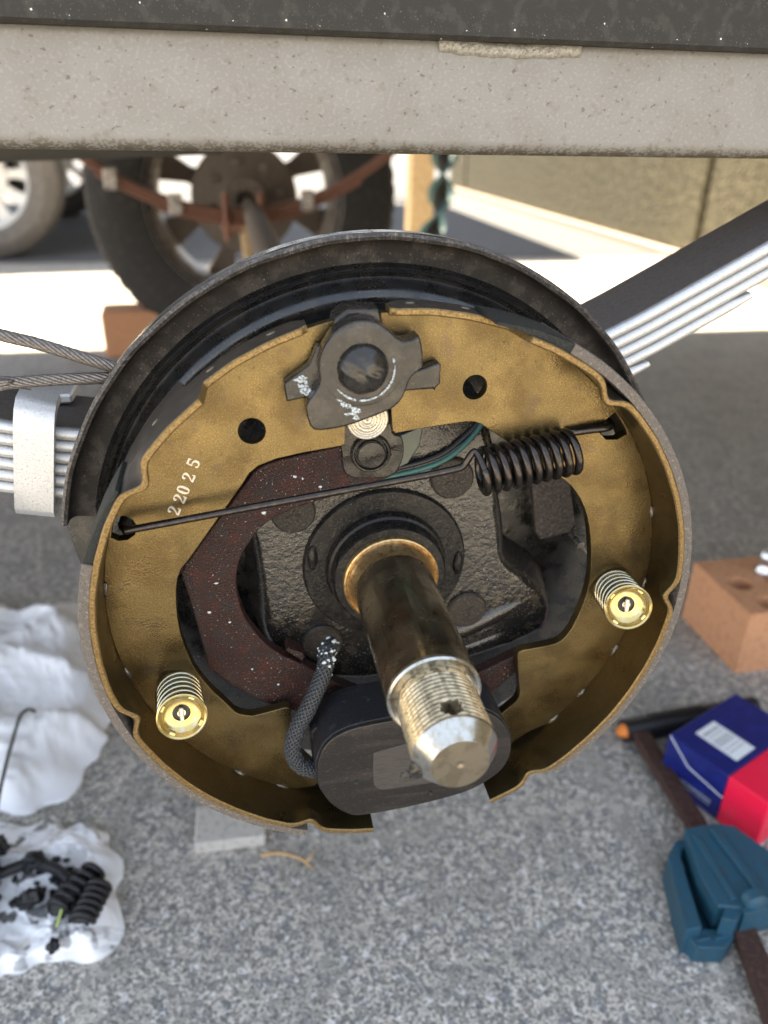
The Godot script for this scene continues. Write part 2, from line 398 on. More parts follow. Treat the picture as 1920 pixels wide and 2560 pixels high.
	var c := mat("concrete", paint(1024, lin(0.51, 0.466, 0.4), [
		[0.034, 191, 3, 0.42, 0.58, lin(0.29, 0.27, 0.238), 0.92], [0.024, 192, 1, 0.72, 0.75, lin(0.2, 0.205, 0.21), 0.7], [0.07, 193, 2, 0.57, 0.68, lin(0.7, 0.65, 0.57), 0.8],
		[0.005, 194, 4, 0.44, 0.66, lin(0.32, 0.3, 0.262), 0.55], [0.035, 195, 1, 0.83, 0.86, lin(0.75, 0.73, 0.7), 0.7], [0.12, 196, 2, 0.6, 0.7, lin(0.13, 0.125, 0.115), 0.8], [0.05, 198, 2, 0.68, 0.74, lin(0.15, 0.145, 0.135), 0.75]]), 0.92, 0.0, 420.0, grain(1024, [[0.05, 197, 3, 0.6], [0.12, 198, 2, 0.4]]), 1.2)
	c.roughness = 0.78
	c.uv1_world_triplanar = true
	# dirty galvanised rail: u runs along it, v from the top of its face (0) round the lower arris (1)
	var rail := Image.create(1024, 512, false, Image.FORMAT_RGB8)
	var n1 := noise(0.035, 201, 4, 1024); var n2 := noise(0.07, 202, 3, 1024); var n3 := noise(0.008, 203, 4, 1024); var n4 := noise(0.16, 204, 1, 1024)
	for y in 512:
		var v := y / 511.0
		var low := smoothstep(0.72, 0.9, v)
		for x in 1024:
			var i := ((y * 3) % 1024) * 1024 + x
			i = ((y * 10 / 29) % 1024) * 1024 + x
			var col := Vector3(0.215, 0.207, 0.192).lerp(Vector3(0.185, 0.175, 0.156), smoothstep(110.0, 165.0, n3[i]) * 0.4)
			col = col.lerp(Vector3(0.4, 0.39, 0.37), smoothstep(160.0, 210.0, n4[i]) * 0.14)
			col = col.lerp(Vector3(0.16, 0.135, 0.105), smoothstep(170.0, 205.0, n1[i]) * 0.4)
			col = col.lerp(Vector3(0.07, 0.06, 0.05), smoothstep(205.0, 214.0, n2[i]) * 0.6)
			col = col.lerp(Vector3(0.09, 0.075, 0.05), smoothstep(172.0 - 90.0 * low, 196.0 - 70.0 * low, n4[i] * 0.5 + n1[i] * 0.5) * low * 0.9)
			rail.set_pixel(x, y, lin(col.x, col.y, col.z))
	var rm := mat("galvanised", ImageTexture.create_from_image(rail), 0.62, 0.25, 60.0)
	rm.uv1_triplanar = false
	rm.uv1_scale = Vector3.ONE


# ---------------------------------------------------------------- the trailer above
func build_trailer() -> void:
	var body := thing("trailer", Vector3(0, 214, -95), "dark speckled lower edge of the trailer body above the galvanised rail", "trailer body")
	var mb := MB.new()
	mb.rbox(Vector3(-1500, 206.9, -112), Vector3(1620, 925, -92.5), 1.5)
	part(body, "skirt_panel", mb.done(), mats.panel_dark)
	mb = MB.new()
	mb.rbox(Vector3(-1500, 900, -2215), Vector3(1620, 925, -113), 3)
	part(body, "floor_panel", mb.done(), mats.underside)
	mb = MB.new()
	mb.rbox(Vector3(-1500, 926, -2215), Vector3(1620, 1600, -94), 8)
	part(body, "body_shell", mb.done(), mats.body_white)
	# rail: a channel of folded, galvanised steel with a rounded lower arris
	var rail := thing("chassis_rail", Vector3(0, 165, -100), "grey galvanised chassis rail with dark specks crossing above the brake", "chassis rail")
	var st := SurfaceTool.new()
	st.begin(Mesh.PRIMITIVE_TRIANGLES)
	var prof := [[207.5, -101.5, 0.0], [206.3, -100.3, 0.03], [204.5, -100.0, 0.06], [190.0, -100.0, 0.37], [171.5, -100.0, 0.76]]
	for k in 7:
		var a := PI / 2.0 * (k + 1) / 7.0
		prof.push_back([171.5 - 6.0 * sin(a), -106.0 + 6.0 * cos(a), 0.76 + 0.2 * (k + 1) / 7.0])
	prof.push_back([165.5, -150.0, 1.0])
	prof.push_back([207.5, -150.0, 1.0])
	for i in prof.size() - 1:
		for s in 20:
			var x0 := -1500.0 + 156.0 * s; var x1 := x0 + 156.0
			st.set_smooth_group(0 if i < prof.size() - 3 else 1 + i)
			var q := []
			for c in [[x0, i], [x0, i + 1], [x1, i + 1], [x1, i]]:
				var p: Array = prof[c[1]]
				q.push_back([Vector3(c[0], p[0], p[1]) * 0.001, Vector2(c[0] / 340.0, p[2])])
			for t in [0, 2, 1, 0, 3, 2]:
				st.set_uv(q[t][1]); st.add_vertex(q[t][0])
	st.generate_normals()
	part(rail, "rail_channel", st.commit(), mats.galvanised)
	mb = MB.new()
	var wp := PackedVector3Array()
	for i in 61:
		var f := i / 60.0
		wp.push_back(Vector3(29.0 + 60.0 * f, 205.6 - 1.3 * sin(PI * f) + 0.2 * sin(i * 0.5) + 0.1 * sin(i * 1.3), -101.2 + 0.15 * sin(i * 0.8)))
	mb.tube(wp, 3.0, 14)
	part(rail, "weld_bead", mb.done(180), mats.weld_galv)
	mb = MB.new()
	mb.rbox(Vector3(-1500, 0, -30), Vector3(40, 70, 30), 5)
	var bar := single("cross_member", Vector3.ZERO, mb, mats.underside, "dark steel member behind the rail at upper left", "chassis member")
	bar.position = spot(Vector3(-95, 146, -610))
	bar.rotation.z = 0.045


func leaf(y: Callable, x0: float, x1: float, z0: float, z1: float, drop: float, thick: float) -> MB:   # one curved leaf with rounded long edges
	var mb := MB.new()
	var rows := []
	var n := maxi(8, int((x1 - x0) / 9.0))
	for i in n + 1:
		var x := lerpf(x0, x1, float(i) / n)
		var d: float = (y.call(x + 1.0) - y.call(x - 1.0)) / 2.0
		var up := Vector2(-d, 1.0).normalized()
		var top := Vector2(x, y.call(x)) - up * drop
		var end := 1.0
		if i == 0 or i == n: end = 0.55
		var row := PackedVector3Array()
		var h := thick * 0.5 * end
		var mid := top - up * thick * 0.5
		for k in 9:
			var a := -PI / 2.0 + PI * k / 8.0
			var q := mid - up * sin(a) * h * -1.0
			row.push_back(Vector3(q.x, q.y, z1 - h + cos(a) * h))
		for k in 9:
			var a := PI / 2.0 + PI * k / 8.0
			var q := mid - up * sin(a) * h * -1.0
			row.push_back(Vector3(q.x, q.y, z0 + h + cos(a) * h))
		rows.push_back(row)
	mb.grid(rows, true, true)
	mb.fan(rows[0], true); mb.fan(rows[-1], false)
	return mb


func build_springs() -> void:
	var y := func(x: float) -> float:
		var c := minf(x, 135.0)
		return 48.5 + 0.00123 * (c + 69.0) * (c + 69.0) + (x - c) * 0.54
	var t := thing("leaf_spring", Vector3(-69, 20, -114), "silver painted leaf spring rising to the right behind the brake", "leaf spring")
	var ends := [[-620, 520], [-600, 460], [-560, 330], [-420, 179], [-330, 129], [-260, 62]]
	for i in 6:
		part(t, "leaf", leaf(y, ends[i][0], ends[i][1], -138.0, -90.0, 5.75 * i, 5.6).done(), mats.spring_silver)
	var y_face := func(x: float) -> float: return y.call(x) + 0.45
	part(t, "leaf_top_shade", leaf(y_face, -619.0, 519.0, -137.4, -93.2, 0.0, 0.9).done(), mats.leaf_shade)  # thin dark slab: shade on the silver top leaf put into colour
	# the clip round the left arm: a U of flat steel with its legs standing up past the top leaf
	var c := MB.new()
	var x := -148.0
	var prof := [[17.0, -89.0], [15.0, -84.5], [20.0, -83.2], [60.0, -83.0], [66.0, -84.5], [70.0, -89.0], [71.5, -96.0]]
	var rows := []
	for p in [[71.5, -97.0], [70.5, -89.0], [66.5, -85.0], [60.0, -83.2], [35.0, -82.8], [21.0, -83.2], [17.0, -86.0], [16.0, -92.0], [16.0, -140.0], [17.5, -144.5], [24.0, -146.0], [52.0, -146.0]]:
		rows.push_back(p)
	var ro := []
	for side in 2:
		pass
	var outer := []
	for p in rows: outer.push_back(p)
	var n := outer.size()
	for i in n - 1:
		var a: Array = outer[i]; var b: Array = outer[i + 1]
		var va := clip_normal(outer, i) * 3.2
		var vb := clip_normal(outer, i + 1) * 3.2
		var sk0: float = (a[0] - 40.0) * 0.17; var sk1: float = (b[0] - 40.0) * 0.17
		var oa := Vector3(x - 10 + sk0, a[0], a[1]); var ob := Vector3(x - 10 + sk1, b[0], b[1])
		var w := Vector3(16.0, -3.2, 0)
		var ia := oa - Vector3(0, va.x, va.y); var ib := ob - Vector3(0, vb.x, vb.y)
		c.quad(oa, ob, ob + w, oa + w)
		c.quad(ia, ia + w, ib + w, ib)
		c.quad(oa, ia, ib, ob)
		c.quad(oa + w, ob + w, ib + w, ia + w)
		if i == 0: c.quad(oa, oa + w, ia + w, ia)
		if i == n - 2: c.quad(ob, ib, ib + w, ob + w)
	part(t, "spring_clip", c.done(50), mats.spring_silver)
	c = MB.new()
	c.rbox(Vector3(-157, 56.5, -141), Vector3(-136.5, 61, -119), 1.0)
	part(t, "clip_tab", c.done(), mats.spring_silver)
	# the two runs of the handbrake wire rope
	t = thing("wire_rope", Vector3(-150, 81, -75), "stranded steel wire rope looping out from behind the brake's left edge", "wire rope")
	var runs := [[Vector3(-190, 112, -80), Vector3(-150, 100, -76), Vector3(-136, 96, -75), Vector3(-109, 86, -74), Vector3(-70, 70, -78)], [Vector3(-153, 80.5, -75), Vector3(-135, 81.3, -75), Vector3(-112, 81, -76), Vector3(-70, 78, -84)]]
	for run in runs:
		var path := curve(run, 40)
		var m := MB.new()
		var len := 0.0
		var lens := PackedFloat32Array([0.0])
		for i in range(1, path.size()):
			len += path[i].distance_to(path[i - 1]); lens.push_back(len)
		for s in 8:
			var str := PackedVector3Array()
			for i in path.size():
				var tt := (path[mini(i + 1, path.size() - 1)] - path[maxi(i - 1, 0)]).normalized()
				var xx := tt.cross(Vector3.UP).normalized()
				var yy := tt.cross(xx)
				var a := TAU * s / 8.0 + lens[i] / 26.0 * TAU
				str.push_back(path[i] + (xx * cos(a) + yy * sin(a)) * 1.75)
			m.tube(str, 0.78, 7)
		m.tube(path, 1.3, 7)
		part(t, "rope_run", m.done(180), mats.rope)
	var fr := MB.new()
	var rng := RandomNumberGenerator.new(); rng.seed = 5
	for i in 9:
		var o := Vector3(rng.randf_range(-1, 1), rng.randf_range(-1.6, 1.6), rng.randf_range(-1.6, 1.6))
		fr.tube(PackedVector3Array([Vector3(-148, 81, -75) + o, Vector3(-151, 80.8, -75) + o * 1.5, Vector3(-154 - rng.randf() * 2.0, 80.5, -75) + o * 1.9]), 0.8, 6)
	part(t, "frayed_end", fr.done(180), mats.rope)


func clip_normal(p: Array, i: int) -> Vector2:
	var a: Array = p[maxi(i - 1, 0)]; var b: Array = p[mini(i + 1, p.size() - 1)]
	var d := Vector2(b[0] - a[0], b[1] - a[1]).normalized()
	return Vector2(-d.y, d.x) * -1.0 if true else d


# ---------------------------------------------------------------- the brake
func shoe_table(a0: float, a1: float, zf: Callable, zb: Callable, dents: Array) -> Array:   # inside, sheared front edge, back
	var rows := []
	var n := int(absf(a1 - a0) * 2.5)
	for i in n + 1:
		var a := lerpf(a0, a1, float(i) / n)
		var f: float = zf.call(a); var b: float = zb.call(a)
		var dent := 0.0
		for d in dents: dent += 4.6 * exp(-pow((a - d) / 2.5, 2.0) * 1.0)
		var row := PackedVector3Array()
		var sec := []
		for k in 9:
			var s := pow(k / 8.0, 1.5)
			sec.push_back([117.2, lerpf(f - 0.5, b, s)])
		sec.push_back([119.8, b])
		for k in 9:
			var s := pow(1.0 - k / 8.0, 1.5)
			sec.push_back([119.8, lerpf(f - 0.5, b, s)])
		sec.push_back([119.3, f]); sec.push_back([117.7, f])
		for p in sec:
			var fade := smoothstep(-11.0, -2.0, p[1] - maxf(f, -1.0))
			var w := sin(a * 0.9) * 0.05 + sin(a * 0.37 + 1.0) * 0.06
			row.push_back(Vector3((p[0] - dent * fade + w) * cos(deg_to_rad(a)), (p[0] - dent * fade + w) * sin(deg_to_rad(a)), p[1]))
		rows.push_back(row)
	var out := []
	for span in [[0, 9], [18, 22], [9, 19]]:
		var mb := MB.new()
		var cut := []
		for r in rows:
			var row := PackedVector3Array()
			for k in range(span[0], span[1]): row.push_back(r[k % 21])
			if span[0] == 0: row.push_back(r[9])
			cut.push_back(row)
		mb.grid(cut, false, false)
		if span[0] == 18:
			mb.fan(rows[0], false); mb.fan(rows[-1], true)
		out.push_back(mb)
	return out


func ring_band(a0: float, a1: float, ri: Callable, ro: Callable, z0: float, z1: float, ragged := 0.25) -> MB:   # a bent block with a broken front edge, angles rising
	var mb := MB.new()
	var rows := []
	var n := int((a1 - a0) * 1.6)
	var nz := FastNoiseLite.new(); nz.seed = 77; nz.frequency = 0.22
	for i in n + 1:
		var a := lerpf(a0, a1, float(i) / n)
		var w := nz.get_noise_1d(a * 3.0) * ragged * 2.0
		var w2 := nz.get_noise_1d(a * 9.0 + 400.0) * ragged
		var row := PackedVector3Array()
		var o: float = ro.call(a); var q: float = ri.call(a)
		for p in [[q, z1 + w * 0.5], [o - 0.5 + w2, z1 + w * 0.5], [o + w2 * 0.4, z1 - 0.6], [o, lerpf(z0, z1, 0.5)], [o, z0], [q, z0]]:
			row.push_back(Vector3(p[0] * cos(deg_to_rad(a)), p[0] * sin(deg_to_rad(a)), p[1]))
		rows.push_back(row)
	mb.grid(rows, true, false)
	mb.fan(rows[0], false); mb.fan(rows[-1], true)
	return mb


func build_axle() -> void:
	var t := thing("trailer_axle", Vector3(0, 0, -45), "bare stub axle with worn barrel, threaded end and cotter hole", "axle")
	var mb := MB.new()
	mb.lathe([Vector2(20, -1700), Vector2(22, -1695), Vector2(22, -96), Vector2(21, -93)], 40)
	part(t, "axle_tube", mb.done(), mats.hub_dark)
	mb = MB.new()
	mb.lathe([Vector2(27, -60), Vector2(27.2, -41), Vector2(26.4, -38.6), Vector2(25.3, -38.0), Vector2(25.0, -36.5), Vector2(25.0, -32.5), Vector2(24.2, -31.2), Vector2(21, -31)], 72)
	part(t, "collar", mb.done(), mats.black_paint)
	mb = MB.new()
	mb.lathe([Vector2(21.2, -33), Vector2(21.2, -29.6), Vector2(20.9, -28.8), Vector2(20.2, -28.4), Vector2(19.6, -28.9), Vector2(18.9, -28.0), Vector2(18.2, -26.2), Vector2(17.6, -23.8), Vector2(17.25, -21.5)], 72)
	part(t, "seal_ring", mb.done(), mats.brass_ring)
	mb = MB.new()
	mb.lathe([Vector2(17.3, -22.2), Vector2(17.1, -20), Vector2(17, -14), Vector2(17, 10), Vector2(17, 30), Vector2(17, 45.8)], 72)
	part(t, "barrel", mb.done(), mats.steel_worn)
	mb = MB.new()
	mb.lathe([Vector2(17, 45.8), Vector2(16.9, 47.0), Vector2(16.2, 47.7), Vector2(15.3, 47.6), Vector2(14.2, 47.2), Vector2(13.2, 47.4)], 72)
	part(t, "shoulder", mb.done(), mats.steel_bright)
	# threads: a real helix, with the cotter hole sunk into its top
	mb = MB.new()
	var rows := []
	var segs := 120
	for i in 181:
		var z := 47.0 + 26.0 * i / 180.0
		var row := PackedVector3Array()
		for j in segs:
			var a := TAU * j / segs
			var ph := fposmod(z / 1.82 - a / TAU, 1.0)
			var cut := 1.05 * (1.0 - clampf(absf(ph - 0.5) * 2.6, 0.0, 1.0))
			var inn := smoothstep(49.6, 51.8, z)
			var r := lerpf(13.1, 14.15 - cut, inn)
			var dx := (a - deg_to_rad(92.0)) * 14.0
			var hole := Vector2(dx, (z - 68.5) * 1.0).length()
			r -= 7.5 * (1.0 - smoothstep(3.0, 3.6, hole))
			row.push_back(Vector3(r * cos(a), r * sin(a), z))
		rows.push_back(row)
	mb.grid(rows, true, true)
	part(t, "thread", mb.done(60), mats.thread_steel)
	mb = MB.new()
	mb.lathe([Vector2(13.0, 72.6), Vector2(13.9, 73.0), Vector2(13.75, 74.0), Vector2(9.9, 79.1), Vector2(9.5, 79.5)], 72)
	part(t, "chamfer", mb.done(30), mats.steel_bright)
	mb = MB.new()
	var face := []
	for k in 25:
		var r := 9.5 * (1.0 - k / 24.0)
		face.push_back(Vector2(maxf(r, 0.02), 79.5 + 0.035 * sin(k * 2.6) - 0.25 * exp(-r * r * 1.4)))
	mb.lathe(face, 72)
	part(t, "end_face", mb.done(180), mats.end_face)
	# grease caught on the lower left of the threads
	mb = MB.new()
	blob(mb, Vector3(-12.5, -5.5, 74), Vector3(2.6, 3.4, 1.6), 0.45, 4)
	blob(mb, Vector3(-15.2, -7.5, 73.5), Vector3(2.2, 1.4, 1.2), 0.5, 5)
	part(t, "grease_lump", mb.done(180), mats.grease_black)


func blob(mb: MB, c: Vector3, r: Vector3, rough := 0.3, sd := 1, n := 14) -> void:
	var nz := FastNoiseLite.new(); nz.seed = sd; nz.frequency = 0.9
	var rows := []
	for i in n + 1:
		var th := PI * i / n
		var row := PackedVector3Array()
		for j in n * 2:
			var ph := TAU * j / (n * 2)
			var d := Vector3(sin(th) * cos(ph), cos(th), sin(th) * sin(ph))
			row.push_back(c + d * r * (1.0 + rough * nz.get_noise_3dv(d * 1.6)))
		rows.push_back(row)
	mb.grid(rows, true, true)


func build_plate() -> void:
	var t := thing("backing_plate", Vector3(0, -60, -72), "round black brake backing plate with a turned-up worn rim", "backing plate")
	var mb := MB.new()
	# turned profile from the back of the rim, over the lip, down the inside and across the stepped face
	var prof := [Vector2(20, -75.5), Vector2(137.3, -75.5), Vector2(139.0, -73), Vector2(139.4, -62)]
	var lip := [Vector2(139.4, -62), Vector2(139.2, -59.6), Vector2(138.0, -58.6), Vector2(136.7, -59.4), Vector2(136.4, -61.5)]
	var band := [Vector2(136.4, -61.5), Vector2(136.2, -65), Vector2(135.2, -67.6), Vector2(133.4, -68.8), Vector2(130.5, -69.2), Vector2(126.8, -69.4)]
	var face := [Vector2(126.8, -69.4), Vector2(126.2, -69.0), Vector2(125.6, -67.6), Vector2(124.8, -67.0), Vector2(123.9, -67.8), Vector2(122.6, -69.8), Vector2(121.2, -70.2), Vector2(119.6, -69.2), Vector2(117.6, -66.0), Vector2(115.6, -64.0), Vector2(113.0, -63.4), Vector2(110.4, -64.4), Vector2(107.6, -67.6), Vector2(104.0, -70.0), Vector2(98.0, -70.6), Vector2(60.0, -70.6), Vector2(24.0, -70.6)]
	mb.lathe(prof, 144, Vector3.ZERO, 24, 170.5)
	mb.lathe(face, 144, Vector3.ZERO, 24, 170.5)
	part(t, "dish", mb.done(), mats.plate_steel)
	mb = MB.new()
	mb.lathe(band, 144, Vector3.ZERO, 24, 170.5)
	part(t, "outer_band", mb.done(), mats.plate_dusty)
	mb = MB.new()
	mb.lathe(lip, 180, Vector3.ZERO, 24, 170.5)
	for i in mb.v.size():
		var p := mb.v[i]
		var a := atan2(p.y, p.x)
		mb.v[i] = p * (1.0 + 0.0016 * sin(a * 23.0) * sin(a * 7.0 + 1.0)) + Vector3(0, 0, 0.3 * sin(a * 17.0) * sin(a * 5.0))
	part(t, "rim_lip", mb.done(), mats.rim_wear)
	# the flat lower sector, cut back to straight edges
	mb = MB.new()
	var low := arc(136.0, 214.0, 384.5, 4.0)
	low.append_array(pts([24, 11, 0, 20, -24, 9, -138.6, 22.8, -135.5, 0, -130.5, -23, -123, -50]))
	mb.prism([low], -75.5, -70.5, 0.6)
	part(t, "lower_plate", mb.done(), mats.plate_steel)
	# raised centre boss with sloping flanks
	mb = MB.new()
	var top := smooth_ring(pts([-56, 30, -54.5, 17, -53, 2.5, -52.4, -12, -52, -32, -44, -50, -24, -60, 0, -63, 30, -60, 58.9, -53, 74, -47.3, 80, -42, 80.3, -34, 76, -25.5, 69.4, -19, 60.6, -12.5, 54.2, -4.7, 52.6, 5.8, 50.5, 17.3, 47.6, 30, 44, 50, 36, 68, 18, 79, -12, 81, -40, 64]), 3)
	var base := MB.inset(top, -9.0)
	var shoulder := MB.inset(top, -2.4)
	var rings := [top, shoulder, MB.inset(top, -4.6), base]
	var zs := [-45.0, -46.2, -50.0, -70.2]
	for k in 3:
		for j in top.size():
			var q := (j + 1) % top.size()
			var a: Vector2 = rings[k + 1][j]; var b: Vector2 = rings[k + 1][q]; var c: Vector2 = rings[k][q]; var d: Vector2 = rings[k][j]
			mb.quad(Vector3(a.x, a.y, zs[k + 1]), Vector3(b.x, b.y, zs[k + 1]), Vector3(c.x, c.y, zs[k]), Vector3(d.x, d.y, zs[k]))
	var ix := Geometry2D.triangulate_polygon(top)
	for j in range(0, ix.size(), 3):
		var a := top[ix[j]]; var b := top[ix[j + 1]]; var c := top[ix[j + 2]]
		if (b - a).cross(c - a) < 0.0:
			var s := b; b = c; c = s
		mb.tri(Vector3(a.x, a.y, -45), Vector3(b.x, b.y, -45), Vector3(c.x, c.y, -45))
	part(t, "centre_boss", mb.done(70), mats.black_bumpy)
	# ribs pressed into the lower right of the boss
	mb = MB.new()
	mb.tube(curve([Vector3(16, -49, -50.4), Vector3(40, -42, -49.4), Vector3(60, -33, -49.6), Vector3(75, -27, -52.5)], 10), 6.0, 20)
	mb.tube(curve([Vector3(10, -60, -51.2), Vector3(40, -54.5, -50.5), Vector3(62, -47, -50.8), Vector3(77, -40, -53.0)], 10), 6.2, 20)
	part(t, "pressed_rib", mb.done(180), mats.black_bumpy)
	mb = MB.new()
	mb.lathe([Vector2(37.2, -45.2), Vector2(37, -43.6), Vector2(36.2, -42.6), Vector2(30, -42.3), Vector2(26, -42.3)], 72)
	part(t, "centre_washer", mb.done(), mats.black_paint)
	for a in [168.0, -3.0]:
		mb = MB.new()
		blob(mb, Vector3(33.6 * cos(deg_to_rad(a)), 33.6 * sin(deg_to_rad(a)), -42.2), Vector3(2.3, 6.0, 1.8), 0.1, int(a))
		part(t, "washer_tang", mb.done(180), mats.black_paint)
	var sym := 0
	for a in [144.2, 234.0, 324.0, 54.3]:
		mb = MB.new()
		var c := Vector3(49.6 * cos(deg_to_rad(a)), 49.6 * sin(deg_to_rad(a)), 0)
		mb.lathe([Vector2(9.6, -46), Vector2(9.6, -43.6), Vector2(8.8, -42.7), Vector2(4, -42.4), Vector2(0.05, -42.4)], 36, c)
		var bolt := part(t, "bolt_head", mb.done(), mats.hub_black)
		mb = MB.new()
		for k in 3:
			var d := Vector2.from_angle(sym * 0.7 + k * TAU / 3.0)
			mb.rbox(Vector3(-0.35, 0.6, 0), Vector3(0.35, 3.6, 0.5), 0.2)
			var m2 := MB.new()
			m2.add(mb, Transform3D(Basis(Vector3(0, 0, 1), d.angle()), c + Vector3(0, 0, -42.5)))
			mb = m2
			if k < 2:
				var keep := m2
				mb = MB.new()
				part(bolt, "head_mark", keep.done(0), mats.hub_black).position = Vector3.ZERO
		part(bolt, "head_mark", mb.done(0), mats.hub_black).position = Vector3.ZERO
		sym += 1
	mb = MB.new()
	mb.prism([pts([73, 40, 92, 38, 101.8, -0.6, 99, -5, 84.2, -8, 81, -3])], -71, -67.4, 1.2)
	part(t, "shoe_ledge", mb.done(), mats.rough_cast)
	mb = MB.new()
	mb.prism([pts([2, 62, 14, 66.5, 13, 58, 8, 50, 3, 48])], -44, -40, 0.6)
	part(t, "post_bracket", mb.done(), mats.tool_steel)
	mb = MB.new()
	mb.tube(PackedVector3Array([Vector3(105, -11.5, -70), Vector3(105, -11.5, -65)]), 1.9, 14)
	mb.tube(PackedVector3Array([Vector3(106.5, -13.5, -67), Vector3(110.5, -18.3, -67)]), 0.9, 8)
	part(t, "plug", mb.done(), mats.steel_bright)


func build_shoe(left: bool) -> void:
	var label := "left brake shoe, gold painted, stamped with digits" if left else "right brake shoe, gold painted, behind the black coil"
	var t := thing("brake_shoe", Vector3(-90, -60, -22) if left else Vector3(90, -60, -22), label, "brake shoe", "pair of brake shoes")
	var step := func(a: float, lo: float, hi: float, p: float, q: float) -> float: return lerpf(p, q, smoothstep(lo, hi, a))
	var tab: Array
	if left:
		tab = shoe_table(107.0, 264.3, func(a: float) -> float: return lerpf(-15.0, 0.0, smoothstep(126.6, 127.3, a)) - 1.8 * (1.0 - smoothstep(107.0, 108.4, a)),
			func(a: float) -> float: return lerpf(-30.0, -45.0, smoothstep(131.0, 133.0, a)) + 5.0 * pow(1.0 - smoothstep(107.0, 110.5, a), 2.0), [145.0, 198.2, 249.0])
	else:
		tab = shoe_table(-67.8, 92.8, func(a: float) -> float: return lerpf(-15.0, 0.0, 1.0 - smoothstep(69.3, 71.6, a)) - 1.8 * smoothstep(91.4, 92.8, a),
			func(a: float) -> float: return lerpf(-30.0, -45.0, 1.0 - smoothstep(64.0, 66.0, a)) + 5.0 * pow(smoothstep(89.5, 92.8, a), 2.0), [50.3, -0.6, -56.5])
	part(t, "shoe_table", tab[0].done(), mats.gold)
	part(t, "table_edge", tab[1].done(), mats.gold_edge)
	part(t, "table_back", tab[2].done(60), mats.table_dark)
	var outline: PackedVector2Array
	var hole: PackedVector2Array
	var slot: PackedVector2Array
	if left:
		outline = arc(117.3, 102.0, 245.0, 3.0)
		outline.append_array(pts([-44.7, -107.9, -36.3, -107.5, -32, -100, -43, -85, -46.1, -72.5, -46.1, -60, -46.9, -57.9, -49, -57.4, -60.3, -59.6, -63.5, -60.0, -66.2, -59.3, -68.9, -58.2, -71.1, -56.3, -75.6, -49.1, -79.6, -43.4, -82.8, -37.5, -85.6, -31.5, -87.3, -25.7, -88.9, -18.5, -89.9, -11.6, -90.3, -4, -90, 3.7, -89.4, 9.5, -88.4, 14.4, -86.5, 18.8, -83.4, 22.4, -67.4, 44.1, -60.4, 53.6, -57.6, 58, -54, 60.8, -47.3, 63.2, -37, 65.1, -22.8, 66.9, -21.2, 67.6, -20.9, 69.1, -20.9, 75.6, -22, 95]))
		hole = circle(Vector2(-55.7, 74.8), 5.0)
		slot = pts([-108.0, 43.4, -105, 43.4, -102.2, 41.5, -101, 38.5, -102.3, 35.3, -105, 33.4, -108.5, 33.2, -111, 34.8, -109.8, 39])
	else:
		outline = arc(117.3, -47.7, 94.0, 3.0)
		outline.append_array(pts([-5.5, 98, -3.5, 81.6, -2.7, 72.2, -1.6, 71, 7.8, 72.3, 15, 73.2, 22.1, 73.9, 26.5, 74.3, 29.8, 74.1, 32.3, 73.1, 34.5, 71.5, 39.6, 68.1, 53, 58.8, 70.9, 46.2, 74, 43.6, 76.5, 40.6, 79, 37.2, 81.2, 33.2, 83.2, 28.8, 85, 23.5, 86.7, 16.5, 88, 9.5, 89, 1.8, 89.4, -4.5, 89, -10.6, 88, -17, 86.3, -23.8, 84.5, -29.4, 82, -34, 80, -36.2, 77.5, -37.6, 73.5, -38.3, 68.7, -38.8, 61.5, -39.4, 59.6, -40.1, 59.1, -41.6, 60.2, -50.7, 62.4, -63, 62.4, -66.6, 61.3, -69.8, 54.5, -76.1, 49, -88, 54, -99, 60.9, -98.5, 62.2, -95.4, 70.6, -89.7, 76, -87.6]))
		hole = circle(Vector2(29.0, 88.0), 4.75)
		slot = pts([82.8, 67.2, 85.5, 72.2, 88.6, 75.0, 91.6, 71.5, 94.5, 67.4, 95.4, 65.4, 91.5, 63.4, 86.5, 63.6])
	var mb := MB.new()
	mb.prism([outline, hole, slot], -26.6, -22.0, 0.35)
	part(t, "web", mb.done(30), mats.gold)
	var lin_angles := [163.0, 249.4] if left else [-52.0, 62.0]
	var i120 := func(_a: float) -> float: return 119.9
	mb = ring_band(lin_angles[0], lin_angles[1], i120, func(_a: float) -> float: return 123.7, -34.0, -0.7, 0.35)
	part(t, "lining", mb.done(50), mats.lining)
	if left: mb = ring_band(148.4, 162.9, i120, func(a: float) -> float: return lerpf(121.4, 123.6, (a - 148.4) / 14.5), -28.0, -1.5, 0.15)
	else: mb = ring_band(62.1, 76.3, i120, func(a: float) -> float: return lerpf(123.6, 121.2, (a - 62.1) / 14.2), -28.0, -1.5, 0.15)
	part(t, "lining_end", mb.done(50), mats.lining_dark)
	# spot welds along the joint of web and table
	for a in ([174.0, 194.5, 213.5, 232.5, 243.5] if left else [14.0, -4.0, -22.5, -36.0, -45.5]):
		mb = MB.new()
		var c := Vector3(116.6 * cos(deg_to_rad(a)), 116.6 * sin(deg_to_rad(a)), -21.7)
		var m2 := MB.new()
		blob(m2, Vector3.ZERO, Vector3(0.9, 3.0, 0.9), 0.7, int(a) + 300, 8)
		mb.add(m2, Transform3D(Basis(Vector3(0, 0, 1), deg_to_rad(a)), c))
		part(t, "spot_weld", mb.done(180), mats.weld_spot)
	for a in ([113.0, 125.0, 138.5] if left else [88.5, 78.5]):
		mb = MB.new()
		var r := 119.9
		var m2 := MB.new()
		blob(m2, Vector3.ZERO, Vector3(0.5, 1.9, 1.1), 0.2, 9, 8)
		mb.add(m2, Transform3D(Basis(Vector3(0, 0, 1), deg_to_rad(a)), Vector3(r * cos(deg_to_rad(a)), r * sin(deg_to_rad(a)), -24)))
		part(t, "table_dimple", mb.done(180), mats.weld_spot)
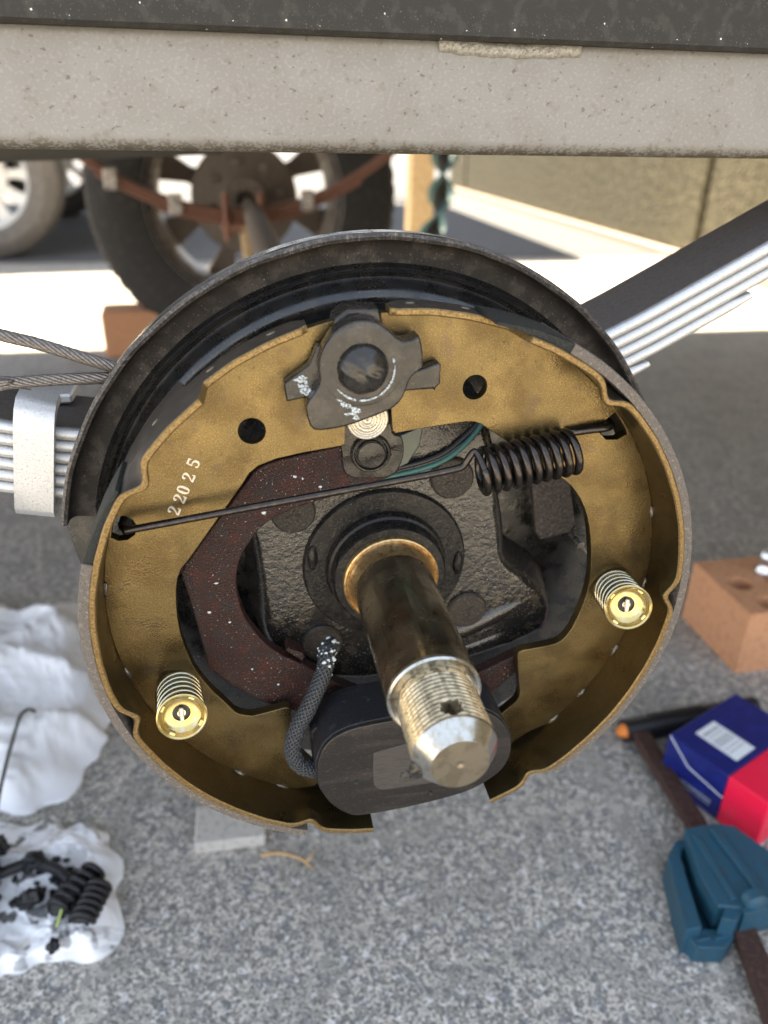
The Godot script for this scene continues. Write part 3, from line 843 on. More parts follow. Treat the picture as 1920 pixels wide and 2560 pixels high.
	if left:
		# stamped digits, bright metal showing in the strokes
		var font := SystemFont.new()
		font.font_names = PackedStringArray(["Droid Serif"])
		font.font_weight = 700
		var where := [[-86.5, 44.6, "2"], [-84.0, 49.4, "2"], [-82.4, 52.9, "0"], [-79.9, 58.0, "2"], [-77.7, 63.5, "5"]]
		for w in where:
			var tm := TextMesh.new()
			tm.font = font; tm.text = w[2]; tm.font_size = 64; tm.pixel_size = 0.0001; tm.depth = 0.00025
			tm.curve_step = 1.0
			var o := part(t, "stamped_digit", tm, mats.stamp)
			o.position = (Vector3(w[0], w[1], -21.92) - t.get_meta("base")) * 0.001
			o.rotation.z = deg_to_rad(64.0)


func build_centre_parts() -> void:
	# actuating lever
	var t := thing("actuating_lever", Vector3(-12, 60, -30), "curved red-brown speckled steel lever hooking round the spindle", "brake lever")
	var ring := pts([-20.5, 80.5, -2.2, 79.5, -1.7, 69.2, 0.6, 68.2, 2.4, 66, 3.1, 62.5, 3.0, 56, 1.6, 51, -2.7, 48.7, -20, 43.4, -40, 38.2, -48.1, 35.0, -52, 32.3, -55.6, 29.1, -60.9, 21.5, -62.9, 18, -64.4, 14.1, -65.4, 10, -65.8, 5.5, -65.8, 1, -65.3, -4, -63.7, -11.6, -61.7, -16.6, -58.8, -21.8, -56.3, -26, -53.2, -29.8, -47.9, -34.9, -39.2, -40.6, -32.5, -46, -25.1, -52.6, -13.4, -60, 2, -63.5, 20, -63, 40, -58, 63, -47.5, 67.5, -49, 68, -53, 50, -72, 20, -86, -10, -86, -42.9, -67.4, -58, -59.6, -71.3, -48.1, -80.8, -37.1, -82.4, -24.3, -84.6, -5.9, -87.7, 12.1, -85.3, 16.1, -70.9, 35.5, -66.5, 41, -56.5, 54.2, -54.3, 56.5, -51.4, 57.8, -46, 59.4, -20.7, 64])
	var mb := MB.new()
	mb.prism([ring], -35.5, -29.6, 0.9)
	part(t, "arm", mb.done(30), mats.red_oxide)
	mb = MB.new()
	mb.prism([smooth_ring(pts([-21.5, 80, -12, 81, -2, 80, -1.5, 69, 2.6, 66.5, 3.3, 58, -1, 50.5, -10, 49.8, -19.5, 52, -21.5, 62]), 3)], -29.6, -28.2, 0.6)
	part(t, "pivot_plate", mb.done(), mats.grease_black)
	mb = MB.new()
	mb.lathe([Vector2(8.2, -28.3), Vector2(8.0, -27.2), Vector2(7.4, -26.4), Vector2(6.8, -26.5), Vector2(6.3, -27.6), Vector2(5.9, -27.6), Vector2(5.8, -26.0), Vector2(5.2, -25.4), Vector2(2, -25.2), Vector2(0.05, -25.2)], 44, Vector3(-10, 61, 0))
	part(t, "pivot_bush", mb.done(30), mats.grease_black)
	mb = MB.new()
	var pr := [Vector2(8.3, -26.5), Vector2(8.3, -23.4)]
	for k in 26: pr.push_back(Vector2(maxf(8.1 - 8.1 * k / 25.0, 0.03), -22.9 + 0.16 * sin(k * 1.9)))
	mb.lathe(pr, 48, Vector3(-12.3, 76.8, 0))
	part(t, "pivot_pin", mb.done(60), mats.silver)
	mb = MB.new()
	var fr := RandomNumberGenerator.new(); fr.seed = 19
	for p in [Vector2(-74, 6), Vector2(-40, 52), Vector2(-37, 51), Vector2(-53, 37), Vector2(-70, -14), Vector2(-62, -40), Vector2(-30, 47), Vector2(-78, -8), Vector2(-51, -50)]:
		blob(mb, Vector3(p.x, p.y, -29.55), Vector3(fr.randf_range(0.35, 1.0), fr.randf_range(0.3, 0.6), 0.2), 0.9, int(p.x) + 400, 6)
	part(t, "paint_fleck", mb.done(180), mats.frayed).set_meta("kind", "stuff")
	mb = MB.new()
	mb.prism([pts([-47, -31.5, -45.6, -30.3, -40.4, -33.2, -38.4, -35.8, -40, -38])], -37, -29.2, 0.5)
	mb.rbox(Vector3(-50, -45.5, -29.8), Vector3(-45, -43.8, -29.2), 0.3)
	part(t, "stop_tab", mb.done(), mats.red_oxide)

	# anchor post with its black retainer
	t = thing("shoe_retainer", Vector3(-16.4, 100.6, -20), "black greasy winged retainer with a domed centre over both shoe tops", "shoe retainer")
	mb = MB.new()
	mb.prism([smooth_ring(pts([-35.2, 80, -36.4, 88, -31.6, 95, -31.2, 101, -30.2, 107.2, -26.6, 113.1, -21.6, 116.4, -16.6, 117.3, -11.6, 116.4, -7.2, 113.6, -4.6, 111.0, -2.0, 109.7, 1.4, 110.2, 3.6, 111.2, 4.9, 106, 5.2, 100.4, 4.2, 99.2, 1.3, 96.9, -0.2, 93.6, -1.7, 89.3, -5.9, 85.1, -16.5, 81.2, -22.8, 79.3, -31.5, 78.3]), 2)], -18.5, -9.6, 0.9)
	part(t, "retainer_plate", mb.done(), mats.grease_black)
	mb = MB.new()
	var dome := [Vector2(9.3, -10.2), Vector2(9.1, -9.4)]
	for k in 9:
		var a := PI / 2.0 * k / 8.0
		dome.push_back(Vector2(maxf(8.9 * cos(a), 0.03), -9.3 + 5.4 * sin(a)))
	mb.lathe(dome, 48, Vector3(-16.4, 100.4, 0))
	for i in mb.v.size(): mb.v[i] += Vector3(0, 0, 0.35 * sin(mb.v[i].x * 0.9 + mb.v[i].y * 0.5) * sin(mb.v[i].y * 0.8))
	part(t, "dome", mb.done(60), mats.grease_black)
	mb = MB.new()
	mb.lathe([Vector2(15.2, -17.5), Vector2(15.2, -10.6), Vector2(14.9, -9.8), Vector2(14.2, -9.42), Vector2(11, -9.35), Vector2(9.0, -9.35)], 56, Vector3(-16.5, 101.4, 0))
	part(t, "raised_ring", mb.done(40), mats.grease_black)
	mb = MB.new()
	mb.prism([pts([-43.6, 94.4, -34.5, 100.9, -31.5, 107.5, -27, 107, -27, 91, -30.5, 90.2, -35.3, 89.0, -42.9, 87.6])], -20.5, -15.4, 0.9)
	part(t, "wing", mb.done(), mats.grease_black)
	mb = MB.new()
	mb.prism([pts([-3, 86, 0.2, 89.6, 10.8, 90.0, 11.6, 89.2, 12.4, 90.8, 13.6, 91.8, 13.6, 99.0, 12.8, 99.8, 7.4, 98.0, 0.2, 96.4])], -20.5, -15.8, 0.9)
	part(t, "wing", mb.done(), mats.grease_black)
	mb = MB.new()
	mb.prism([pts([-25.5, 112, -24.5, 116, -20.4, 119, -9.2, 118.8, -7.6, 114, -8, 108])], -32, -19.4, 1.2)
	part(t, "anchor_post", mb.done(), mats.grease_black)
	# streaks of pale grease, thin lumps lying on the retainer
	var rng := RandomNumberGenerator.new(); rng.seed = 41
	mb = MB.new()
	for i in 30:
		var p: Vector2
		var z := -9.6
		var r := Vector2(rng.randf_range(0.6, 2.2), rng.randf_range(0.35, 1.0))
		if i < 10: p = Vector2(-36.5, 94.0) + Vector2(rng.randf_range(-1.8, 2.8), rng.randf_range(-3.4, 3.0)); z = -15.4
		elif i < 16: p = Vector2(-32.5, 90.6) + Vector2(rng.randf_range(-2, 3.0), rng.randf_range(-0.8, 0.9)); z = -15.3
		else: p = Vector2(-25, 91).lerp(Vector2(-18.0, 83.0), rng.randf()) + Vector2(rng.randf_range(-1.5, 1.5), rng.randf_range(-1.2, 1.2))
		var m2 := MB.new()
		blob(m2, Vector3.ZERO, Vector3(r.x, r.y, 0.16), 1.1, 700 + i, 8)
		mb.add(m2, Transform3D(Basis(Vector3(0, 0, 1), rng.randf_range(-1.2, 0.3)), Vector3(p.x, p.y, z)))
	for i in 18:
		var a := deg_to_rad(rng.randf_range(-150, 20))
		var m2 := MB.new()
		blob(m2, Vector3.ZERO, Vector3(rng.randf_range(0.8, 2.2), rng.randf_range(0.2, 0.45), 0.16), 1.1, 800 + i, 8)
		mb.add(m2, Transform3D(Basis(Vector3(0, 0, 1), a + PI / 2.0), Vector3(-16.4 + 11.2 * cos(a), 100.4 + 11.2 * sin(a), -9.0)))
	part(t, "grease_streaks", mb.done(180), mats.grease_film).set_meta("kind", "stuff")

	# magnet
	t = thing("brake_magnet", Vector3(6, -78, -10), "dark oval brake magnet under the threaded spindle end", "brake magnet")
	var oval := smooth_ring(pts([-37.4, -73, -36.2, -65.5, -32.6, -58.6, -26.5, -54, -16.8, -51.4, 6, -49.6, 30, -49.6, 39.2, -53, 45.8, -59.6, 50.0, -69, 50.6, -78, 48.2, -86, 42.4, -92, 31, -98.4, 7.1, -102.7, -16.5, -104.1, -24.2, -101.8, -31.8, -93.8, -36.4, -83.5]), 4)
	mb = MB.new()
	mb.prism([MB.inset(oval, 0.7)], -24, 0.2, 0.4)
	part(t, "magnet_case", mb.done(50), mats.magnet_body)
	mb = MB.new()
	mb.prism([oval], 0.2, 2.2, 0.5)
	part(t, "magnet_face", mb.done(), mats.magnet_face)
	mb = MB.new()
	mb.prism([smooth_ring(pts([-12.8, -69, -11.0, -66.6, 10, -62.6, 25, -62, 27.5, -64.5, 27, -86, 24.5, -88.6, -5, -89.8, -10.5, -88.0, -12.6, -84]), 3)], 2.0, 2.5, 0.2)
	part(t, "friction_window", mb.done(), mats.magnet_window)
	mb = MB.new()
	mb.prism([pts([-38.6, -64, -33, -60, -31, -84, -38, -82])], -22, -12, 0.8)
	part(t, "case_lug", mb.done(), mats.magnet_body)
	for h in [Vector2(-20.5, -82.6), Vector2(14, -96)]:
		mb = MB.new()
		mb.lathe([Vector2(1.1, 2.6), Vector2(0.95, 2.75), Vector2(0.6, 2.5), Vector2(0.5, 2.25), Vector2(0.02, 2.2)], 18, Vector3(h.x, h.y, 0))
		part(t, "face_pit", mb.done(), mats.black_rubber)
	# braided sleeve over the magnet leads: strands over a dark core
	var path := curve([Vector3(-25.5, -33.5, -33), Vector3(-28.6, -32.5, -28), Vector3(-31, -38, -21), Vector3(-38.4, -50.5, -14), Vector3(-44.6, -61, -11), Vector3(-46.9, -70.5, -9.5), Vector3(-44.2, -79.5, -9), Vector3(-36.5, -84.5, -9.5), Vector3(-30, -85.5, -10)], 16)
	mb = MB.new()
	mb.tube(path, 3.15, 16)
	part(t, "lead_core", mb.done(180), mats.black_rubber)
	mb = MB.new()
	var lens := PackedFloat32Array([0.0])
	for i in range(1, path.size()): lens.push_back(lens[i - 1] + path[i].distance_to(path[i - 1]))
	for s in 20:
		var dir := 1.0 if s % 2 == 0 else -1.0
		var str := PackedVector3Array()
		for i in path.size():
			var tt := (path[mini(i + 1, path.size() - 1)] - path[maxi(i - 1, 0)]).normalized()
			var xx := tt.cross(Vector3(0.1, 0.2, 1)).normalized()
			var yy := tt.cross(xx)
			var a := TAU * (s / 2) / 10.0 + dir * lens[i] / 22.0 * TAU
			var r := 3.35 + 0.22 * sin(lens[i] * 2.8 + s * 1.7)
			str.push_back(path[i] + (xx * cos(a) + yy * sin(a)) * r)
		mb.tube(str, 0.46, 5)
	part(t, "braided_sleeve", mb.done(180), mats.braid)
	mb = MB.new()
	rng.seed = 15
	for i in 60:
		var p := path[rng.randi_range(8, 30)]
		var d := Vector3(rng.randf_range(-1, 1), rng.randf_range(-1, 1), rng.randf_range(-0.3, 1)).normalized()
		blob(mb, p + d * 3.8, Vector3(0.9, 0.75, 0.6) * rng.randf_range(0.5, 1.3), 0.8, 900 + i, 5)
	part(t, "frayed_grease", mb.done(180), mats.frayed)

	# return spring: hook, long rod, coil and short hook in one wire
	var wire := PackedVector3Array()
	wire.append_array(curve([Vector3(-106, 40.2, -27), Vector3(-106, 40.4, -20), Vector3(-103.5, 41.2, -15.5), Vector3(-100, 41.9, -14.2), Vector3(-54.5, 48.0, -14), Vector3(0, 55.5, -13), Vector3(19, 58.3, -13), Vector3(23.4, 59.6, -13), Vector3(25.4, 62.6, -12.8)], 8))
	var turns := 10.0
	var best := -1e9
	for k in 24:   # let the last turn end high at the back, where the short hook leaves
		var e := helix(Vector3(30.5, 56.4, -13.5), Vector3(70.6, 62.6, -15.0), 8.2, 9.6 + k / 24.0, 24, -0.9)[-1]
		if e.y - 0.8 * e.z > best:
			best = e.y - 0.8 * e.z; turns = 9.6 + k / 24.0
	var coil := helix(Vector3(30.5, 56.4, -13.5), Vector3(70.6, 62.6, -15.0), 8.2, turns, 30, -0.9)
	wire.append_array(curve([wire[-1] + Vector3(0.6, 1.2, 0.1), Vector3(28.0, 65.6, -12.0), coil[0]], 5))
	var rod := wire.duplicate()
	rod.append_array(coil.slice(0, 4))
	wire = coil.duplicate()
	wire.append_array(curve([coil[-1] + Vector3(2.0, -0.2, 0.3), Vector3(77.5, 69.2, -19.6), Vector3(83.0, 69.7, -19.2), Vector3(86.6, 70.0, -20.5), Vector3(88.0, 70.0, -24), Vector3(88, 69.8, -29)], 6))
	for i in wire.size(): wire[i] -= Vector3(0, 0, 0)
	mb = MB.new()
	mb.tube(rod, 1.42, 12)
	mb.tube(wire, 1.66, 12)
	single("return_spring", Vector3(50, 60, -14), mb, mats.spring_black, "black coil spring with a long straight rod across the shoes", "spring", "", 180)

	# leads behind the lever
	mb = MB.new()
	mb.tube(curve([Vector3(50, 84, -48), Vector3(43, 72, -44), Vector3(40.1, 65.7, -42.5), Vector3(36.1, 60.1, -42), Vector3(28.9, 53.3, -41.5), Vector3(19.7, 48.5, -41), Vector3(4.1, 45.2, -40.5), Vector3(-20, 42, -40.5)], 8), 1.25, 10)
	single("lead_wire", Vector3(20, 48, -41), mb, mats.green_wire, "teal green insulated wire curving from under the right shoe", "wire", "", 180)
	mb = MB.new()
	mb.tube(curve([Vector3(46, 78, -49), Vector3(40, 66, -45), Vector3(29.4, 56.0, -43.6), Vector3(20.1, 50.8, -43), Vector3(4.5, 47.4, -42.4), Vector3(-20, 44, -42)], 8), 1.15, 10)
	single("lead_wire", Vector3(20, 50, -43), mb, mats.black_rubber, "black insulated wire beside the teal green wire", "wire", "", 180)


func hold_down(base: Vector3, cup: Vector3, label: String) -> void:
	var t := thing("hold_down_spring", base, label, "spring", "shoe hold-down springs")
	var ax := (cup - base).normalized()
	var mb := MB.new()
	mb.tube(helix(base + ax * 0.8, cup - ax * 0.6, 9.0, 5.6, 32, 1.0), 0.85, 10)
	part(t, "coil", mb.done(180), mats.zinc_pale)
	var basis := Basis(ax.cross(Vector3.UP).normalized() * -1.0, Vector3.UP, ax).orthonormalized()
	basis = Basis(Vector3.UP.cross(ax).normalized(), ax.cross(Vector3.UP.cross(ax)).normalized(), ax)
	var tr := Transform3D(basis, cup)
	var m := MB.new()
	m.lathe([Vector2(7.2, -4.2), Vector2(8.6, -1.0), Vector2(9.9, -0.4), Vector2(10.0, 0.3), Vector2(9.5, 0.6), Vector2(8.9, 0.2), Vector2(8.2, -1.4), Vector2(7.3, -2.6), Vector2(5.8, -3.2), Vector2(4.2, -3.3), Vector2(3.6, -3.4), Vector2(3.4, -4.6)], 48)
	mb = MB.new(); mb.add(m, tr)
	var cp := part(t, "cup", mb.done(32), mats.zinc_yellow)
	for k in 4:
		m = MB.new()
		m.rbox(Vector3(7.6, -1.5, -2.6), Vector3(9.3, 1.5, -0.2), 0.35)
		mb = MB.new(); mb.add(m, tr * Transform3D(Basis(Vector3(0, 0, 1), deg_to_rad(45.0 + 90.0 * k + 12.0)), Vector3.ZERO))
		part(cp, "cup_tab", mb.done(20), mats.zinc_yellow).position = Vector3.ZERO
	m = MB.new()
	m.tube(PackedVector3Array([Vector3(0, 0, -26), Vector3(0, 0, -3.0)]), 1.7, 12)
	m.rbox(Vector3(-0.95, -2.9, -3.2), Vector3(0.95, 2.9, -1.4), 0.4)
	mb = MB.new(); mb.add(m, tr)
	part(t, "pin", mb.done(), mats.steel_bright)
	m = MB.new()
	m.lathe([Vector2(3.5, -4.4), Vector2(1.6, -4.4)], 20)
	mb = MB.new(); mb.add(m, tr)
	part(t, "cup_slot", mb.done(), mats.black_rubber)


# ---------------------------------------------------------------- beyond the brake
func wheel(parent: Node3D, c: Vector3, r: float, width: float, rim_r: float, rim: Material, tyre: Material, spokes: int, turn := 0.0) -> void:   # inner face towards +z
	var mb := MB.new()
	var w := width / 2.0
	var k := r - rim_r
	mb.lathe([Vector2(rim_r - 2, -w * 0.86), Vector2(rim_r + k * 0.12, -w * 0.98), Vector2(rim_r + k * 0.5, -w * 1.04), Vector2(r - k * 0.22, -w * 0.93), Vector2(r - k * 0.06, -w * 0.78), Vector2(r, -w * 0.55), Vector2(r, w * 0.55), Vector2(r - k * 0.06, w * 0.78), Vector2(r - k * 0.22, w * 0.93), Vector2(rim_r + k * 0.5, w * 1.04), Vector2(rim_r + k * 0.12, w * 0.98), Vector2(rim_r - 2, w * 0.86)], 96, c)
	var ty := part(parent, "tyre", mb.done(28), tyre)
	for row in [[-0.32, 0.0], [0.32, 0.5]]:
		mb = MB.new()
		for i in 60:
			var a: float = TAU * (i + row[1]) / 60.0
			var m := MB.new()
			m.rbox(Vector3(r - 1.5, -r * 0.032, -w * 0.2), Vector3(r + 2.5, r * 0.036, w * 0.24), 1.5)
			mb.add(m, Transform3D(Basis(Vector3(0, 0, 1), a), c + Vector3(0, 0, w * (row[0] if row[0] < 0.8 else 0.0))))
		part(ty, "tread_blocks", mb.done(0), tyre).position = Vector3.ZERO
	mb = MB.new()
	mb.lathe([Vector2(rim_r + 8, -w * 0.82), Vector2(rim_r + 10, -w * 0.9), Vector2(rim_r + 4, -w * 0.92), Vector2(rim_r - 6, -w * 0.7), Vector2(rim_r - 18, -w * 0.2), Vector2(rim_r - 14, w * 0.6), Vector2(rim_r - 2, w * 0.84), Vector2(rim_r + 6, w * 0.92), Vector2(rim_r + 10, w * 0.88), Vector2(rim_r + 8, w * 0.8)], 72, c)
	mb.lathe([Vector2(rim_r - 8, -w * 0.72), Vector2(rim_r - 20, -w * 0.2), Vector2(rim_r - 16, w * 0.62), Vector2(rim_r - 4, w * 0.82)].map(func(p): return p - Vector2(3, 0)), 72, c)
	part(parent, "rim", mb.done(), rim)
	for i in spokes:
		var a := TAU * i / spokes + turn
		var m := MB.new()
		m.prism([pts([rim_r * 0.36, -rim_r * 0.1, rim_r * 0.62, -rim_r * 0.085, rim_r * 0.94, -rim_r * 0.17, rim_r * 0.965, 0, rim_r * 0.94, rim_r * 0.17, rim_r * 0.62, rim_r * 0.085, rim_r * 0.36, rim_r * 0.1])], -w * 0.75, -w * 0.45, 4)
		mb = MB.new()
		mb.add(m, Transform3D(Basis(Vector3(0, 0, 1), a), c))
		part(parent, "spoke", mb.done(), rim if spokes > 8 else mats.hub_dark)
	mb = MB.new()
	mb.lathe([Vector2(rim_r * 0.46, -w * 0.74), Vector2(rim_r * 0.46, -w * 0.4), Vector2(rim_r * 0.4, -w * 0.34), Vector2(rim_r * 0.2, -w * 0.34), Vector2(0.5, -w * 0.34)], 48, c)
	part(parent, "hub", mb.done(), mats.hub_dark if spokes <= 8 else rim)


func build_far_side() -> void:
	var t := thing("wheel_assembly", Vector3(-12, -345, -1770), "trailer's far wheel with open spokes seen from its inner side", "wheel")
	wheel(t, Vector3(-12, 14, -1775), 357.0, 205.0, 222.0, mats.alloy, mats.tyre, 8, 0.45)
	var mb := MB.new()
	mb.lathe([Vector2(122, -1790), Vector2(124, -1732), Vector2(118, -1726), Vector2(60, -1706), Vector2(48, -1690), Vector2(20, -1690)], 48, Vector3(-12, 14, 0))
	part(t, "brake_drum", mb.done(), mats.hub_dark)
	for i in 8:
		var a := TAU * i / 8.0 + 0.2
		mb = MB.new()
		mb.tube(PackedVector3Array([Vector3(-12 + 82 * cos(a), 14 + 82 * sin(a), -1722), Vector3(-12 + 82 * cos(a), 14 + 82 * sin(a), -1704)]), 11, 6)
		part(t, "wheel_bolt", mb.done(20), mats.hub_dark)
	# its leaf spring
	t = thing("leaf_spring", Vector3(-18, -10, -1520), "rusty red-brown leaf spring sagging across the far wheel", "leaf spring")
	var y := func(x: float) -> float: return 9.0 + 0.00116 * (x + 30.0) * (x + 30.0)
	var ends := [[-470, 430], [-420, 350], [-300, 220], [-190, 120]]
	for i in 4:
		part(t, "leaf", leaf(y, ends[i][0], ends[i][1], -1560.0, -1500.0, 7.4 * i, 7.2).done(), mats.rust)
	for c in [[-280.0, 80.0], [-158.0, 32.0], [113.0, 40.0]]:
		mb = MB.new()
		mb.rbox(Vector3(c[0] - 14, c[1] - 32, -1500), Vector3(c[0] + 14, c[1] + 10, -1493), 3)
		part(t, "spring_clip", mb.done(), mats.alloy)
	mb = MB.new()
	mb.rbox(Vector3(-70, -34, -1575), Vector3(36, -14, -1490), 4)
	part(t, "spring_seat", mb.done(), mats.rust)
	for x in [-58.0, 14.0]:
		mb = MB.new()
		mb.tube(PackedVector3Array([Vector3(x, 45, -1494), Vector3(x, -50, -1494)]), 7, 10)
		part(t, "u_bolt", mb.done(), mats.rust)
	mb = MB.new()
	mb.tube(PackedVector3Array([Vector3(-22, -18, -1500), Vector3(-8, -160, -1540)]), 13, 12)
	part(t, "damper_rod", mb.done(), mats.timber)
	# brick chock beside that wheel
	mb = MB.new()
	mb.rbox(Vector3(-110, 0, -60), Vector3(120, 108, 55), 5)
	var ch := single("clay_brick", Vector3.ZERO, mb, mats.brick, "red-brown clay brick chocking the far wheel on sunlit concrete", "brick", "clay bricks on the driveway")
	ch.position = spot(Vector3(-262, -345, -1745))
	ch.rotation.y = 0.06
	# car parked further off
	t = thing("parked_car", Vector3(-2200, -345, -4000), "parked car beyond the trailer with a pale wheel at left edge", "car")
	wheel(t, Vector3(-1005, -30, -3300), 314.0, 200.0, 205.0, mats.alloy_white, mats.tyre_dusty, 10)
	wheel(t, Vector3(-1005, -30, -4900), 314.0, 200.0, 205.0, mats.alloy_white, mats.tyre, 10)
	wheel(t, Vector3(-3600, -30, -3300), 314.0, 200.0, 205.0, mats.alloy_white, mats.tyre, 10)
	wheel(t, Vector3(-3600, -30, -4900), 314.0, 200.0, 205.0, mats.alloy_white, mats.tyre, 10)
	mb = MB.new()
	var side := pts([-4350, 60, -4400, 200, -4380, 330, -4250, 480, -3300, 560, -2600, 1000, -1500, 1040, -900, 700, -350, 560, -180, 420, -150, 220, -200, 60])
	mb.prism([side], -4980, -3240, 25)
	part(t, "body", mb.done(), mats.car_paint)
	mb = MB.new()
	mb.prism([pts([-3150, 600, -2560, 950, -1560, 985, -1050, 700])], -3239, -3228, 3)
	part(t, "side_window", mb.done(), mats.black_rubber)
	# unseen roof on posts, added to cast the shade strip over the road
	t = thing("shade_roof", Vector3(-800, -345, -5000), "added flat roof out of view, casting shade on the road and parked car", "shade_roof")
	mb = MB.new()
	mb.rbox(Vector3(-5200, 2200, -6500), Vector3(1150, 2280, -3930), 8)
	part(t, "roof", mb.done(), mats.roof_sheet)
	for p in [[-5000, -4000], [-5000, -6400], [1100, -6400]]:
		mb = MB.new()
		mb.rbox(Vector3(p[0] - 45, -345, p[1] - 45), Vector3(p[0] + 45, 2199, p[1] + 45), 4)
		part(t, "post", mb.done(), mats.timber)
	mb = MB.new()
	mb.rbox(Vector3(643, -345, -2945), Vector3(735, 2199, -2855), 5)
	single("timber_post", Vector3(690, -345, -2900), mb, mats.timber, "bare pale timber post between the far wheel and the wall", "post")
	# twisted strap hanging beside the post
	t = thing("twisted_strap", Vector3(700, -180, -2600), "dark twisted strap with teal edges hanging beside the timber post", "strap")
	for piece in 3:
		mb = MB.new()
		var rows := []
		for i in 61:
			var f := i / 60.0
			var yy := lerpf(330, -330, f)
			var c := Vector3(702 - 60.0 * smoothstep(0.45, 1.0, f), yy, -2600)
			var a := f * TAU * 2.6 + 0.5
			var d := Vector3(cos(a), 0.12, sin(a))
			var nrm := Vector3(-sin(a), 0, cos(a)) * 4.0
			var rg := [[-44.0, 44.0], [-47.0, -24.0], [24.0, 47.0]][piece] as Array
			var th := 1.0 if piece == 0 else 1.7
			rows.push_back(PackedVector3Array([c + d * rg[0] + nrm * th, c + d * rg[0] - nrm * th, c + d * rg[1] - nrm * th, c + d * rg[1] + nrm * th]))
		mb.grid(rows, true, false)
		mb.fan(rows[0], false); mb.fan(rows[-1], true)
		part(t, ["strap_band", "strap_edge", "strap_edge"][piece], mb.done(), mats.dark_strap if piece == 0 else mats.teal_strap)
	# rendered wall on the right
	t = thing("garden_wall", Vector3(1950, -345, -3500), "ochre rendered panel wall with a dark upright joint at upper right", "wall")
	var z0 := -6900.0
	for z1 in [-6400.0, -2885.0, -600.0, 1500.0]:
		mb = MB.new()
		mb.rbox(Vector3(1905, -300, z0 + 20.0), Vector3(2060, 1500, z1 - 20.0), 6)
		part(t, "wall_panel", mb.done(), mats.wall_render)
		z0 = z1
	mb = MB.new()
	mb.rbox(Vector3(1985, -344, -6890), Vector3(2050, 1480, 1480), 4)
	part(t, "wall_core", mb.done(), mats.dark_strap)
	mb = MB.new()
	mb.rbox(Vector3(1885, -345, -6900), Vector3(1984, -301, 1500), 6)
	part(t, "footing", mb.done(), mats.footing)


# ---------------------------------------------------------------- on the ground
func sheet(outline: PackedVector2Array, high: float, sd: int, folds: float, lift := 0.0) -> MB:   # crumpled cloth: outline in x, z; ground at -AXLE
	var ring := smooth_ring(outline, 10)
	var n0 := FastNoiseLite.new(); n0.seed = sd + 7; n0.frequency = 0.022; n0.fractal_octaves = 2
	var c := Vector2.ZERO
	for p in ring: c += p
	c /= ring.size()
	var n1 := FastNoiseLite.new(); n1.seed = sd; n1.frequency = 0.01; n1.fractal_octaves = 2; n1.domain_warp_enabled = true; n1.domain_warp_amplitude = 25.0
	var n2 := FastNoiseLite.new(); n2.seed = sd + 1; n2.frequency = 0.0085; n2.fractal_type = FastNoiseLite.FRACTAL_RIDGED; n2.fractal_octaves = 2; n2.fractal_gain = 0.2; n2.fractal_lacunarity = 2.3; n2.domain_warp_enabled = true; n2.domain_warp_amplitude = 38.0; n2.domain_warp_frequency = 0.01
	var rows := []
	var m := 60
	for i in m + 1:
		var t := i / float(m)
		var row := PackedVector3Array()
		for p in ring:
			var q := c + (p - c) * t
			var fray := pow(t, 5.0) * 9.0
			q += Vector2(n0.get_noise_2dv(p), n0.get_noise_2dv(p + Vector2(300, 0))) * fray
			var edge := smoothstep(1.0, 0.72, t)
			var h := high * (0.35 + 0.65 * (n1.get_noise_2dv(q) * 0.5 + 0.5)) * edge + folds * pow(n2.get_noise_2dv(Vector2(q.x * 0.55 + q.y * 0.5, q.y * 1.1 - q.x * 0.5)) * 0.5 + 0.5, 1.4) * (0.15 + 0.85 * smoothstep(1.02, 0.85, t))
			row.push_back(Vector3(q.x, -AXLE + 1.2 + lift + maxf(h, 0.0), q.y))
		rows.push_back(row)
	var skirt := PackedVector3Array()
	for p in rows[-1]: skirt.push_back(Vector3(p.x, -AXLE + 0.2 + lift, p.z))
	rows.push_back(skirt)
	var mb := MB.new()
	mb.grid(rows, true, Geometry2D.is_polygon_clockwise(ring))
	return mb


